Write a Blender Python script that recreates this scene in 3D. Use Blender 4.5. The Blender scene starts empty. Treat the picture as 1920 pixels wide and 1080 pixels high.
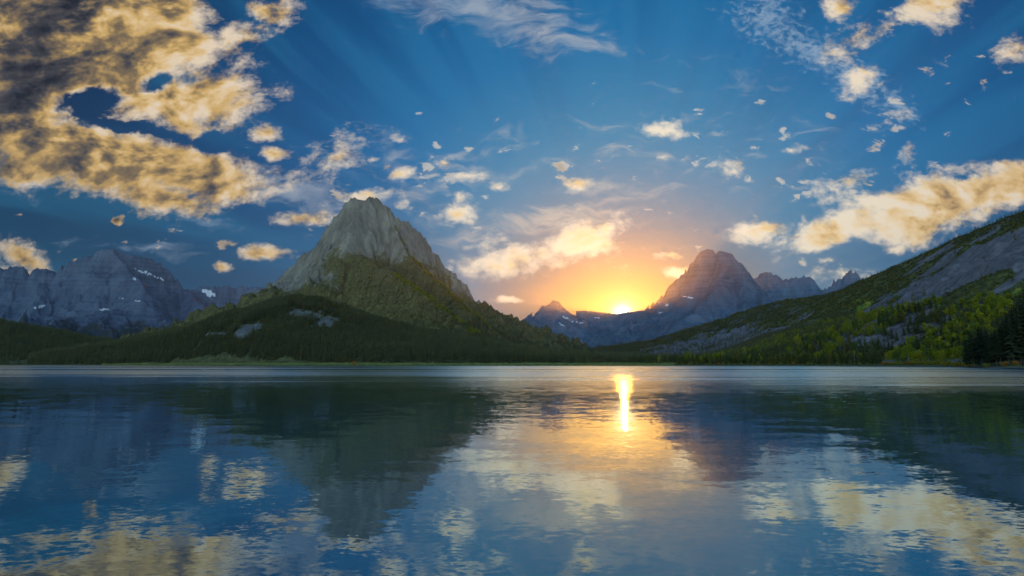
import bpy, math, random
import numpy as np
from mathutils import Vector, Matrix

random.seed(7)
RNG = np.random.default_rng(11)
sc = bpy.context.scene
COL = sc.collection

# ------------------------------------------------------------------ camera
F_PX = 1060.0                      # focal length in pixels of a 1920 wide frame
CAM_H = 2.5
PITCH = math.atan(142.0 / F_PX)
cam_d = bpy.data.cameras.new('camera')
cam_d.sensor_width = 36.0
cam_d.lens = 36.0 * F_PX / 1920.0
cam_d.clip_start = 0.1
cam_d.clip_end = 60000.0
cam = bpy.data.objects.new('camera', cam_d)
COL.objects.link(cam)
cam.location = (0, 0, CAM_H)
cam.rotation_euler = (math.pi / 2 + PITCH, 0, 0)
sc.camera = cam


def ray(px, py):
    """direction of travel towards a point of the view (unit depth along the optical axis)"""
    u = (px - 960.0) / F_PX
    v = (540.0 - py) / F_PX
    return (u, math.cos(PITCH) - v * math.sin(PITCH), math.sin(PITCH) + v * math.cos(PITCH))


def at(px, py, R):
    """world point seen in direction px,py at horizontal range R"""
    dx, dy, dz = ray(px, py)
    k = R / math.hypot(dx, dy)
    return (dx * k, dy * k, CAM_H + dz * k)


# ------------------------------------------------------------------ colour management
sc.render.engine = 'CYCLES'
sc.view_settings.view_transform = 'Standard'
sc.view_settings.look = 'None'
sc.view_settings.gamma = 1.0
sc.view_settings.use_curve_mapping = False
EXPO = 2.25                        # exposed for the shaded land, as the photograph is
sc.view_settings.exposure = EXPO
sc.cycles.use_denoising = True
sc.cycles.max_bounces = 8
sc.cycles.diffuse_bounces = 4
sc.cycles.glossy_bounces = 3
sc.cycles.transmission_bounces = 3
sc.cycles.volume_bounces = 0
sc.cycles.sample_clamp_indirect = 6.0
sc.cycles.sample_clamp_direct = 0.0

# ------------------------------------------------------------------ sun
sdx, sdy, sdz = ray(1167, 589)
SUN = Vector((sdx, sdy, sdz)).normalized()
SUN_EL = math.asin(SUN.z)
SUN_AZ = math.atan2(SUN.x, SUN.y)          # from +Y towards +X
sl = bpy.data.lights.new('sun', 'SUN')
sl.energy = 0.68                     # a low evening sun, dimmed by the air near the horizon
sl.angle = math.radians(0.53)
sl.color = (1.0, 0.22, 0.012)
sun = bpy.data.objects.new('sun', sl)
COL.objects.link(sun)
sun.rotation_euler = (-SUN).to_track_quat('-Z', 'Y').to_euler()
sun.location = SUN * 3000


# ------------------------------------------------------------------ node helpers
class NT:
    def __init__(self, tree):
        self.t = tree
        self.n = tree.nodes
        self.l = tree.links

    def new(self, typ, **kw):
        nd = self.n.new(typ)
        for k, v in kw.items():
            setattr(nd, k, v)
        return nd

    def put(self, sock, val):
        if val is None:
            return
        if hasattr(val, 'links') or isinstance(val, bpy.types.NodeSocket):
            self.l.new(val, sock)
        else:
            if sock.type == 'RGBA' and len(val) == 3:
                val = (*val, 1.0)
            sock.default_value = val

    def m(self, op, a, b=None, c=None, clamp=False):
        nd = self.new('ShaderNodeMath', operation=op, use_clamp=clamp)
        for i, v in enumerate((a, b, c)):
            if v is not None:
                self.put(nd.inputs[i], v)
        return nd.outputs[0]

    def vm(self, op, a, b=None, out=0, scale=None):
        nd = self.new('ShaderNodeVectorMath', operation=op)
        self.put(nd.inputs[0], a)
        if b is not None:
            self.put(nd.inputs[1], b)
        if scale is not None:
            self.put(nd.inputs['Scale'], scale)
        return nd.outputs[out]

    def noise(self, vec, scale, detail=4, rough=0.5, dist=0.0, lac=2.0, dims='3D', out=0, ntype=None):
        nd = self.new('ShaderNodeTexNoise', noise_dimensions=dims)
        if ntype:
            nd.noise_type = ntype
            nd.normalize = True
        self.put(nd.inputs['Vector'], vec)
        nd.inputs['Scale'].default_value = scale
        nd.inputs['Detail'].default_value = detail
        nd.inputs['Roughness'].default_value = rough
        nd.inputs['Lacunarity'].default_value = lac
        nd.inputs['Distortion'].default_value = dist
        return nd.outputs[out]

    def mapr(self, v, a, b, c=0.0, d=1.0, smooth=True):
        nd = self.new('ShaderNodeMapRange', interpolation_type='SMOOTHSTEP' if smooth else 'LINEAR')
        self.put(nd.inputs[0], v)
        nd.inputs[1].default_value = a
        nd.inputs[2].default_value = b
        nd.inputs[3].default_value = c
        nd.inputs[4].default_value = d
        return nd.outputs[0]

    def mix(self, f, a, b, blend='MIX'):
        nd = self.new('ShaderNodeMix', data_type='RGBA', blend_type=blend)
        self.put(nd.inputs[0], f)
        self.put(nd.inputs[6], a)
        self.put(nd.inputs[7], b)
        return nd.outputs[2]

    def mapping(self, vec, loc=(0, 0, 0), rot=(0, 0, 0), scale=(1, 1, 1), typ='POINT'):
        nd = self.new('ShaderNodeMapping', vector_type=typ)
        self.put(nd.inputs[0], vec)
        nd.inputs[1].default_value = loc
        nd.inputs[2].default_value = rot
        nd.inputs[3].default_value = scale
        return nd.outputs[0]

    def ramp(self, v, stops, interp='LINEAR'):
        nd = self.new('ShaderNodeValToRGB')
        cr = nd.color_ramp
        cr.interpolation = interp
        while len(cr.elements) < len(stops):
            cr.elements.new(0.5)
        for e, (p, c) in zip(cr.elements, stops):
            e.position = p
            e.color = (*c, 1.0)
        self.put(nd.inputs[0], v)
        return nd.outputs[0]

    def attr(self, name):
        nd = self.new('ShaderNodeAttribute', attribute_name=name)
        return nd.outputs['Fac']


def srgb(r, g, b):
    return tuple(((c / 255 + 0.055) / 1.055) ** 2.4 if c > 10 else c / 255 / 12.92 for c in (r, g, b))


# ------------------------------------------------------------------ world: sky and clouds
world = bpy.data.worlds.new('World')
sc.world = world
world.use_nodes = True
wt = world.node_tree
wt.nodes.clear()
w = NT(wt)
tc = w.new('ShaderNodeTexCoord')
D = tc.outputs['Generated']
nish = w.new('ShaderNodeTexSky', sky_type='NISHITA')
nish.sun_disc = False
nish.sun_elevation = SUN_EL
nish.sun_rotation = SUN_AZ
nish.altitude = 1500
nish.air_density = 1.0
nish.dust_density = 0.6
nish.ozone_density = 1.6
sep = w.new('ShaderNodeSeparateXYZ')
w.put(sep.inputs[0], D)
dX, dY, dZ = sep.outputs
cosg = w.vm('DOT_PRODUCT', D, tuple(SUN), out=1)
gam = w.m('ARCCOSINE', w.m('MINIMUM', cosg, 0.99999))          # angle from the sun (rad)

WSTR = 0.15
# the clear sky: physical sky, graded towards the deep saturated blue of the place at this hour
el = w.m('MAXIMUM', dZ, 0.0)
sky_lo = w.ramp(w.mapr(gam, 0.0, 1.22, smooth=False), [
    (0.00, srgb(110, 88, 56)), (0.05, srgb(100, 92, 70)), (0.11, srgb(88, 108, 104)), (0.18, srgb(72, 122, 140)),
    (0.22, srgb(74, 136, 164)), (0.36, srgb(30, 104, 140)), (0.55, srgb(20, 82, 112)), (1.0, srgb(14, 76, 108))])
sky_hi = w.ramp(w.mapr(gam, 0.0, 1.22, smooth=False), [
    (0.0, srgb(90, 150, 176)), (0.25, srgb(40, 136, 178)), (0.38, srgb(0, 110, 164)), (0.52, srgb(0, 82, 134)),
    (0.72, srgb(0, 48, 88)), (1.0, srgb(0, 36, 72))])
grade = w.mix(w.mapr(el, 0.03, 0.36), sky_lo, sky_hi)
nis = w.vm('SCALE', nish.outputs[0], scale=WSTR)
clear = grade
# light rays fanning away from the sun, painted into the sky colour
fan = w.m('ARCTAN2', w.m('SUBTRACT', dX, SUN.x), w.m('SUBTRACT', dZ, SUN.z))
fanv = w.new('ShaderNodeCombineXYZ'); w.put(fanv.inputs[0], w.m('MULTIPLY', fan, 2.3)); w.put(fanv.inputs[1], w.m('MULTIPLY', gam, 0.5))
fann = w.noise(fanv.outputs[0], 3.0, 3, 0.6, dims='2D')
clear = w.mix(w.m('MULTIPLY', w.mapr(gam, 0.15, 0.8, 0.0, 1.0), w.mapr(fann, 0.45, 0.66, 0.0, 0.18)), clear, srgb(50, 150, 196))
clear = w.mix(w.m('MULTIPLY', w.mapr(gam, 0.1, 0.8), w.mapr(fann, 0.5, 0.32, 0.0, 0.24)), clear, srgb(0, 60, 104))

SHOW = 2.0 ** -EXPO
# cloud field: a plane of directions (x/|y|, z/|y|)
ay = w.m('MAXIMUM', w.m('ABSOLUTE', dY), 0.02)
cmb = w.new('ShaderNodeCombineXYZ')
w.put(cmb.inputs[0], w.m('DIVIDE', dX, ay))
w.put(cmb.inputs[1], w.m('DIVIDE', w.m('ABSOLUTE', dZ), ay))
UV = cmb.outputs[0]


def uvof(px, py):
    d = ray(px, py)
    return d[0] / d[1], d[2] / d[1]


def field(blobs, vec, k=1.0):
    """greatest of many soft elliptical patches; 1 in the middle, 0 at the rim, negative outside"""
    res = None
    for i, (cx, cy, rx, ry, rot, wt_) in enumerate(blobs):
        if i % 3 == 2:      # evaluate the patches one after another (keeps the shader's stack small)
            vec = w.vm('ADD', vec, w.vm('SCALE', (1e-9, 1e-9, 0.0), scale=res))
        c = uvof(cx, cy)
        e1 = uvof(cx + rx, cy)
        e2 = uvof(cx, cy - ry)
        sx = max(abs(e1[0] - c[0]), 1e-4)
        sy = max(abs(e2[1] - c[1]), 1e-4)
        q = w.mapping(vec, (c[0], c[1], 0), (0, 0, math.radians(rot)), (sx, sy, 1), 'TEXTURE')
        ln = w.vm('LENGTH', q, out=1)
        v = w.m('MULTIPLY_ADD', ln, -wt_, wt_)
        res = v if res is None else w.m('MAXIMUM', res, v)
    return res


CUM = [  # centre x, y, radius x, y, tilt, weight
    (60, 50, 330, 170, -8, 1.35), (250, 90, 210, 110, -10, 1.1), (350, 195, 150, 62, 6, 1.0), (30, 215, 120, 90, 0, 0.9),
    (170, 290, 300, 80, -6, 1.2), (390, 330, 175, 62, -4, 1.0), (330, 20, 110, 70, -30, 0.8), (300, 362, 120, 40, -4, 0.9),
    (500, 18, 52, 26, -18, 0.75), (448, 66, 64, 28, 8, 0.6), (504, 246, 34, 24, 0, 0.9), (515, 288, 34, 19, 0, 0.9),
    (638, 288, 72, 44, 18, 0.85), (836, 302, 28, 14, 0, 0.8), (750, 326, 30, 11, 12, 0.7), (754, 262, 18, 10, -20, 0.6),
    (855, 402, 44, 25, 12, 1.0), (758, 376, 20, 18, 0, 0.7), (692, 366, 44, 14, 0, 0.8), (935, 350, 26, 11, 0, 0.9),
    (866, 370, 22, 13, 0, 0.75), (1088, 343, 26, 12, 6, 0.8), (1245, 247, 38, 17, 0, 0.75), (1243, 293, 28, 12, 6, 0.8),
    (1286, 297, 24, 11, 28, 0.75), (1480, 283, 22, 10, 10, 0.7), (1578, 16, 36, 18, 20, 0.7), (497, 474, 66, 17, 2, 0.9),
    (418, 498, 20, 12, 0, 0.7), (220, 412, 13, 9, 0, 0.7), (40, 480, 75, 34, -22, 0.8), (170, 498, 40, 8, 0, 0.5),
    (1265, 478, 26, 7, 0, 0.7), (1276, 508, 26, 11, 6, 0.8), (556, 410, 62, 16, 2, 0.7), (700, 298, 16, 8, 0, 0.7),
    (955, 486, 125, 40, 4, 1.25), (1085, 455, 90, 42, 10, 1.2), (1140, 428, 52, 22, 10, 0.8), (1050, 498, 90, 22, 0, 0.7),
    (1720, 390, 220, 66, 8, 1.7), (1570, 418, 140, 44, 18, 1.5), (1430, 432, 84, 24, 16, 1.0), (1880, 350, 135, 46, 6, 1.4),
    (1610, 330, 62, 26, 14, 0.7), (1690, 36, 130, 34, 22, 0.8), (1755, 50, 40, 50, 60, 0.6), (1890, 100, 70, 22, 20, 0.75),
    (1640, 236, 70, 18, 22, 0.65), (1706, 272, 18, 26, -20, 0.6), (1548, 490, 36, 9, 4, 0.7), (1580, 512, 70, 20, 0, 0.75),
    (1680, 466, 26, 9, 10, 0.65), (1600, 160, 44, 20, 40, 0.6), (960, 562, 44, 6, 0, 0.6), (1105, 552, 34, 8, 0, 0.55),
    (1340, 310, 60, 14, 6, 0.4), (880, 330, 60, 10, 0, 0.35)]
HOLES = [(165, 188, 90, 30, 4, 0.9), (292, 160, 40, 26, 0, 0.7), (395, 262, 40, 28, 0, 0.7), (230, 235, 110, 12, -8, 0.5),
         (200, 16, 50, 22, 0, 0.5), (1790, 330, 60, 10, 0, 0.4)]
CIR = [(560, 362, 200, 40, -14, 1.0), (900, 10, 260, 60, -6, 0.9), (990, 60, 190, 60, -12, 0.8), (1010, 412, 220, 38, 12, 1.0),
       (745, 285, 75, 45, 20, 0.6), (810, 370, 70, 70, 40, 0.6), (60, 335, 130, 36, 0, 0.9), (880, 300, 330, 60, 6, 0.35),
       (280, 468, 110, 16, 2, 0.6), (360, 400, 150, 16, -14, 0.6), (130, 454, 50, 7, 0, 0.6), (1240, 300, 260, 110, 10, 0.3)]
ALT = [(1440, 40, 90, 48, -20, 0.9), (1530, 100, 120, 46, -24, 1.0), (1610, 145, 100, 46, -40, 1.0), (1680, 200, 60, 34, -50, 0.9),
       (1430, 5, 60, 22, -20, 0.8)]

warp = w.vm('SCALE', w.vm('SUBTRACT', w.noise(UV, 9.0, 3, 0.55, out=1), (0.5, 0.5, 0.5)), scale=0.075)
warp2 = w.vm('SCALE', w.vm('SUBTRACT', w.noise(UV, 42.0, 3, 0.6, out=1), (0.5, 0.5, 0.5)), scale=0.022)
UVw = w.vm('ADD', UV, w.vm('ADD', warp, warp2))
UVs = w.vm('ADD', UV, w.vm('SCALE', warp2, scale=0.8))
big, small = [], []
for b in CUM:
    (big if b[2] > 100 else small).append(b)
cov = field(big, UVw)
cov = w.m('MAXIMUM', cov, field(small, w.vm('ADD', UVs, w.vm('SCALE', (1e-9, 1e-9, 0.0), scale=cov))))
cov = w.m('SUBTRACT', cov, w.m('MAXIMUM', w.m('MULTIPLY', field(HOLES, w.vm('ADD', UVw, w.vm('SCALE', (1e-9, 1e-9, 0.0), scale=cov))), 1.3), 0.0))


def puff(vec, fine=True):
    a = w.noise(w.mapping(vec, rot=(0, 0, math.radians(-10)), scale=(0.8, 1.25, 1.0)), 9.0, 10 if fine else 7, 0.63, 0.25)
    vo = w.new('ShaderNodeTexVoronoi', feature='F1', voronoi_dimensions='2D')
    vo.normalize = True
    w.put(vo.inputs['Vector'], w.mapping(w.vm('ADD', vec, warp2), scale=(0.85, 1.3, 1.0)))
    vo.inputs['Scale'].default_value = 44.0
    vo.inputs['Detail'].default_value = 2.0
    vo.inputs['Roughness'].default_value = 0.80
    return w.m('MULTIPLY_ADD', vo.outputs['Distance'], -0.20, w.m('MULTIPLY_ADD', a, 1.0, 0.075))


SUVc = (SUN.x / SUN.y, SUN.z / SUN.y, 0.0)
toward = w.vm('NORMALIZE', w.vm('SUBTRACT', SUVc, UV))
n0 = puff(UV)
def swell(vec):
    return w.noise(w.mapping(vec, rot=(0, 0, math.radians(-10)), scale=(0.8, 1.25, 1.0)), 9.0, 4.5, 0.63, 0.25)
s0 = swell(UV)
s1 = swell(w.vm('ADD', UV, w.vm('SCALE', toward, scale=0.026)))
lump = w.noise(w.mapping(UVw, (3.1, 1.7, 0), rot=(0, 0, math.radians(-18)), scale=(0.8, 1.5, 1)), 5.0, 6, 0.6, 0.5)
dens = w.m('ADD', w.m('MINIMUM', w.m('MULTIPLY', cov, w.m('MULTIPLY_ADD', w.mapr(dX, -0.3, -0.5, 0.0, 1.0), 0.9, 1.0)), 1.35), w.m('MULTIPLY', w.m('SUBTRACT', n0, 0.50), 4.4))
# a scatter of tiny cloudlets below the cirrus
vz = w.new('ShaderNodeTexVoronoi', feature='F1', voronoi_dimensions='2D')
w.put(vz.inputs['Vector'], w.mapping(UVs, scale=(0.8, 1.35, 1)))
vz.inputs['Scale'].default_value = 24.0
sel = w.new('ShaderNodeSeparateColor'); w.put(sel.inputs[0], vz.outputs['Color'])
tiny = w.m('MULTIPLY', w.m('SUBTRACT', w.m('MULTIPLY', sel.outputs[0], 0.30), vz.outputs['Distance']), 2.4)
tiny = w.m('ADD', tiny, w.m('MULTIPLY', w.m('SUBTRACT', w.noise(w.mapping(UV, rot=(0, 0, 0.3), scale=(0.7, 1.4, 1)), 40.0, 6, 0.66, 0.6), 0.50), 6.0))
tiny = w.m('ADD', tiny, w.m('MINIMUM', w.m('SUBTRACT', field([(1050, 320, 560, 105, 4, 0.9), (1560, 300, 330, 150, 20, 0.7), (300, 420, 330, 50, 0, 0.7)], w.vm('ADD', UV, w.vm('SCALE', (1e-9, 1e-9, 0.0), scale=dens))), 0.34), 0.06))
tiny = w.m('MULTIPLY', tiny, w.m('GREATER_THAN', sel.outputs[1], 0.62))
dens = w.m('MAXIMUM', dens, w.m('MINIMUM', tiny, 0.48))
a_cum = w.mapr(dens, -0.02, 1.0)
thick = w.mapr(dens, 0.25, 1.5)
relief = w.mapr(w.m('MULTIPLY_ADD', w.m('SUBTRACT', n0, s0), 0.45, w.m('SUBTRACT', s0, s1)), -0.075, 0.05)          # lit towards the sun, dim away from it
far_s = w.mapr(gam, 0.12, 0.75)
tone = w.m('MULTIPLY_ADD', w.m('SUBTRACT', s0, s1), 2.6, 0.58)
tone = w.m('MULTIPLY_ADD', w.m('SUBTRACT', n0, s0), 1.3, tone)
tone = w.m('MULTIPLY_ADD', w.m('SUBTRACT', lump, 0.5), 1.25, tone)
tone = w.m('ADD', tone, w.m('MULTIPLY', w.m('SUBTRACT', 1.0, thick), 0.34))
tone = w.m('SUBTRACT', tone, w.m('MULTIPLY', w.mapr(gam, 0.70, 1.05), w.m('MULTIPLY', thick, 0.34)))
tone = w.m('ADD', tone, w.mapr(gam, 0.75, 0.35, 0.0, 0.15))
c_near = w.ramp(tone, [(0.0, srgb(86, 82, 78)), (0.30, srgb(140, 122, 94)), (0.52, srgb(228, 186, 112)), (0.75, srgb(255, 228, 172)), (1.0, srgb(255, 246, 220))])
c_far = w.ramp(tone, [(0.0, srgb(30, 31, 38)), (0.26, srgb(70, 68, 70)), (0.48, srgb(138, 116, 82)), (0.68, srgb(210, 172, 102)), (0.85, srgb(232, 200, 148)), (1.0, srgb(236, 216, 188))])
ccol = w.mix(far_s, c_near, c_far)

def streaky(vec, rot, sx, sy):
    q = w.mapping(vec, rot=(0, 0, math.radians(rot)), scale=(sx, sy, 1))
    return w.noise(q, 1.0, 8, 0.62, 0.6)
c1 = streaky(w.vm('ADD', UV, warp), -14, 7, 26)
c2 = streaky(w.vm('ADD', UV, warp), 38, 9, 24)
cn = w.m('MAXIMUM', c1, w.m('MULTIPLY', c2, 0.95))
dcir = w.m('ADD', field(CIR, w.vm('ADD', UVw, w.vm('SCALE', (1e-9, 1e-9, 0.0), scale=cov))), w.m('MULTIPLY', w.m('SUBTRACT', cn, 0.56), 3.4))
a_cir = w.m('MULTIPLY', w.mapr(dcir, -0.05, 1.0), 0.62)
cir_c = w.mix(w.mapr(gam, 0.15, 0.8), srgb(232, 220, 196), srgb(150, 172, 196))
rip = w.noise(w.mapping(w.vm('ADD', UV, warp2), rot=(0, 0, math.radians(28)), scale=(1.0, 1.7, 1)), 62.0, 3, 0.6, 0.2)
dalt = w.m('ADD', field(ALT, w.vm('ADD', UVw, w.vm('SCALE', (1e-9, 1e-9, 0.0), scale=dcir))), w.m('MULTIPLY', w.m('SUBTRACT', rip, 0.53), 3.0))
a_alt = w.m('MULTIPLY', w.mapr(dalt, -0.1, 1.2), 0.62)

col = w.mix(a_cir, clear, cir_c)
col = w.mix(a_alt, col, srgb(158, 182, 202))
col = w.mix(w.m('MULTIPLY', a_cum, 0.97), col, ccol)
col = w.vm('SCALE', col, scale=SHOW)
# towards the zenith behind and the eastern sky the physical sky takes over
col = w.mix(w.m('MULTIPLY', w.mapr(gam, 0.95, 2.15, 0.0, 1.0), w.m('SUBTRACT', 1.0, w.m('MULTIPLY', a_cum, 0.6))), col, w.vm('SCALE', nis, scale=0.95))
# light round the sun: the aureole of the hazy air
g2 = w.m('POWER', w.m('DIVIDE', 0.020, w.m('ADD', gam, 0.012)), 2.4)
aure = w.vm('SCALE', (1.0, 0.42, 0.08), scale=w.m('MINIMUM', w.m('MULTIPLY', g2, 0.26), 6.0))
core_s = w.vm('SCALE', (1.0, 0.85, 0.55), scale=w.m('MINIMUM', w.m('POWER', w.m('DIVIDE', 0.0165, w.m('ADD', gam, 0.007)), 3.3), 9.0))
col = w.vm('ADD', col, w.vm('ADD', aure, core_s))
bg = w.new('ShaderNodeBackground')
w.put(bg.inputs[0], col)
bg.inputs[1].default_value = 1.0
wo = w.new('ShaderNodeOutputWorld')
wt.links.new(bg.outputs[0], wo.inputs[0])
world.cycles.sampling_method = 'MANUAL'
world.cycles.sample_map_resolution = 1024


# ------------------------------------------------------------------ numpy noise
def _hash(ix, iy, seed):
    h = (ix.astype(np.int64) * 374761393 + iy.astype(np.int64) * 668265263 + seed * 1442695041) & 0xFFFFFFFF
    h = ((h ^ (h >> 13)) * 1274126177) & 0xFFFFFFFF
    return (h ^ (h >> 16)) & 0xFFFF


def perlin(x, y, seed=0):
    x0 = np.floor(x); y0 = np.floor(y)
    fx = x - x0; fy = y - y0
    u = fx * fx * fx * (fx * (fx * 6 - 15) + 10)
    v = fy * fy * fy * (fy * (fy * 6 - 15) + 10)
    def g(ox, oy):
        a = _hash(x0 + ox, y0 + oy, seed) * (2 * math.pi / 65536.0)
        return np.cos(a) * (fx - ox) + np.sin(a) * (fy - oy)
    a = g(0, 0); b = g(1, 0); c = g(0, 1); d = g(1, 1)
    return ((a * (1 - u) + b * u) * (1 - v) + (c * (1 - u) + d * u) * v) * 1.5


def fbm(x, y, oct=5, seed=0, gain=0.5, lac=2.03):
    s = np.zeros_like(x); a = 1.0; t = 0
    for i in range(oct):
        s += a * perlin(x, y, seed + i * 17); t += a
        a *= gain; x = x * lac + 13.7; y = y * lac - 7.1
    return s / t


def ridged(x, y, oct=5, seed=0, gain=0.5, lac=2.07):
    """0..1, sharp crests at 1"""
    s = np.zeros_like(x); a = 1.0; t = 0; wgt = np.ones_like(x)
    for i in range(oct):
        n = 1 - np.abs(perlin(x, y, seed + i * 31)) * 1.9
        n = np.clip(n, 0, 1) ** 2 * wgt
        s += a * n; t += a
        wgt = np.clip(n * 1.6, 0.15, 1)
        a *= gain; x = x * lac + 5.3; y = y * lac + 9.9
    return s / t


def sstep(a, b, x):
    t = np.clip((x - a) / (b - a), 0, 1)
    return t * t * (3 - 2 * t)


# ------------------------------------------------------------------ relief
def ground_z(x, y):
    """valley floor with the lake basin"""
    sd = shore_dist(x, y)                   # >0 on land
    z = np.where(sd > 0, 0.25 + 1.3 * sstep(0, 12, sd) + 0.012 * sd, np.maximum(sd * 0.12, -2.6) + 0.1)
    z = z + np.where(sd > 2, fbm(x / 60, y / 60, 4, 5) * 1.4 * sstep(0, 60, sd), 0)
    return np.minimum(z, 45 + 0 * z)


SHORE = [(-2600, 900), (-400, 1000), (0, 980), (150, 930), (300, 850), (700, 710), (1000, 690), (1200, 665), (1350, 640), (1450, 610), (1580, 560),
         (1700, 490), (1760, 440), (1800, 392), (1850, 345), (1880, 330), (1920, 322), (2050, 300)]
_sh = []
for px, Y in SHORE[1:]:
    _sh.append(((px - 960) / F_PX * Y / (math.cos(PITCH) + 0.13 * math.sin(PITCH)), Y))
_sh += [(330, 180), (300, 60), (180, 6), (40, -3.0), (-60, -4.0), (-300, 20), (-900, 200), (-1500, 600)]
SHP = np.array(_sh)


def shore_dist(x, y):
    """signed distance to the shoreline polygon, positive on land"""
    d = np.full(x.shape, 1e9); inside = np.zeros(x.shape, bool)
    n = len(SHP)
    xw = x + fbm(x / 70, y / 70, 3, 91) * 7; yw = y + fbm(x / 60, y / 60, 3, 92) * 9
    for i in range(n):
        ax, ay_ = SHP[i]; bx, by = SHP[(i + 1) % n]
        ex, ey = bx - ax, by - ay_
        t = np.clip(((xw - ax) * ex + (yw - ay_) * ey) / (ex * ex + ey * ey), 0, 1)
        d = np.minimum(d, np.hypot(xw - ax - ex * t, yw - ay_ - ey * t))
        cnd = (ay_ > yw) != (by > yw)
        if ey != 0:
            inside ^= cnd & (xw < ax + (yw - ay_) * ex / ey)
    return np.where(inside, -d, d)


class Ridge:
    """a crest line in the land: height falls from it with a given profile over the width W"""
    def __init__(self, pts, W, prof, base=0.0, jag=0.0, jagl=30.0, seed=0, gully=0.0, gl=160.0, far=None):
        # pts: (px, py, R[, W])
        self.p = np.array([at(*q[:3]) for q in pts])
        self.W = np.array([q[3] if len(q) > 3 else W for q in pts], float)
        self.base, self.prof = base, prof
        self.jag, self.jagl, self.seed, self.gully, self.gl = jag, jagl, seed, gully, gl

    def __call__(self, x, y):
        best = np.full(x.shape, -1e9); bd = np.zeros(x.shape); bs = np.zeros(x.shape)
        s0 = 0.0
        px_, py_ = zip(*self.prof)
        for i in range(len(self.p) - 1):
            a, b = self.p[i], self.p[i + 1]
            ex, ey = b[0] - a[0], b[1] - a[1]
            L = math.hypot(ex, ey) + 1e-6
            t = np.clip(((x - a[0]) * ex + (y - a[1]) * ey) / (L * L), 0, 1)
            d = np.hypot(x - a[0] - ex * t, y - a[1] - ey * t)
            H = a[2] + (b[2] - a[2]) * t
            W = self.W[i] + (self.W[i + 1] - self.W[i]) * t
            z = self.base + (H - self.base) * np.interp(d / W, px_, py_)
            m = z > best
            best = np.where(m, z, best); bd = np.where(m, d, bd); bs = np.where(m, s0 + L * t, bs)
            s0 += L
        if self.jag:
            j = ridged(x / self.jagl, y / self.jagl, 4, self.seed) - 0.45
            best = best + j * self.jag * np.exp(-bd / 60)
        self.d, self.s = bd, bs
        return best


class Mount:
    def __init__(self, name, ridges, rough=(60, 260), fine=(10, 40), seed=0, cliff=None, strata=0.0, sl=38.0, fade=110.0, gul=0.0, shore=0.0):
        self.__dict__.update(locals())

    def height(self, x, y):
        sd = self.seed
        wx = x + fbm(x / 210, y / 210, 4, sd + 1) * 55; wy = y + fbm(x / 210, y / 210, 4, sd + 2) * 55
        z = None; d = None; s = None
        for r in self.ridges:
            k = getattr(r, 'warp', 0.0)
            zz = r(x * (1 - k) + wx * k, y * (1 - k) + wy * k)
            if z is None:
                z, d, s = zz, r.d, r.s
            else:
                m = zz > z
                z = np.where(m, zz, z); d = np.where(m, r.d, d); s = np.where(m, r.s, s)
        amp, l = self.rough
        f = 1 - np.exp(-d / self.fade)
        hh = np.clip(z / 120.0, 0.0, 1.0)
        rg = ridged(x / l, y / l, 6, sd + 3)
        z = z - amp * f * hh * (1 - rg)
        if self.gul:
            g = ridged(s / 70.0 + fbm(x / 200, y / 200, 3, sd + 7) * 1.2, d / 420.0, 4, sd + 9)
            z = z - self.gul * f * hh * (1 - g)
        amp, l = self.fine
        z = z + amp * (0.25 + 0.75 * f) * hh * (fbm(x / l, y / l, 5, sd + 5, 0.62))
        if self.strata:
            # uneven beds: cliffs and ledges of changing height, tilting slowly across the face
            q = (z + x * 0.02) / self.sl + fbm(x / 700, y / 700, 3, sd + 6) * 1.5
            k = np.clip((z - 150) / 150, 0, 1) * self.strata * (0.35 + 0.65 * sstep(-0.3, 0.3, fbm(x / 260, y / 260, 3, sd + 8)))
            z = z + k * self.sl * (0.55 * perlin(q, q * 0 + 0.5, sd + 11) + 0.3 * perlin(q * 2.3, q * 0 + 3.5, sd + 12))
        if self.shore:
            sdn = shore_dist(x, y)
            z = z * sstep(self.shore * 0.15, self.shore, sdn) - 3.0 * (1 - sstep(0, self.shore * 0.4, sdn))
        return z


G_CLIFF = [(0, 1.0), (0.008, 0.955), (0.05, 0.80), (0.11, 0.665), (0.2, 0.54), (0.35, 0.39), (0.55, 0.22), (0.75, 0.10), (0.9, 0.03), (1.0, 0.0), (1.3, -0.1), (3, -0.5)]
G_SLOPE = [(0, 1.0), (0.03, 0.985), (0.15, 0.86), (0.4, 0.58), (0.65, 0.32), (0.85, 0.13), (1.0, 0.02), (1.3, -0.12), (3, -0.6)]
G_HILL = [(0, 1.0), (0.06, 0.99), (0.3, 0.78), (0.6, 0.42), (0.85, 0.14), (1.0, 0.02), (1.4, -0.15), (3, -0.8)]

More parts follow.
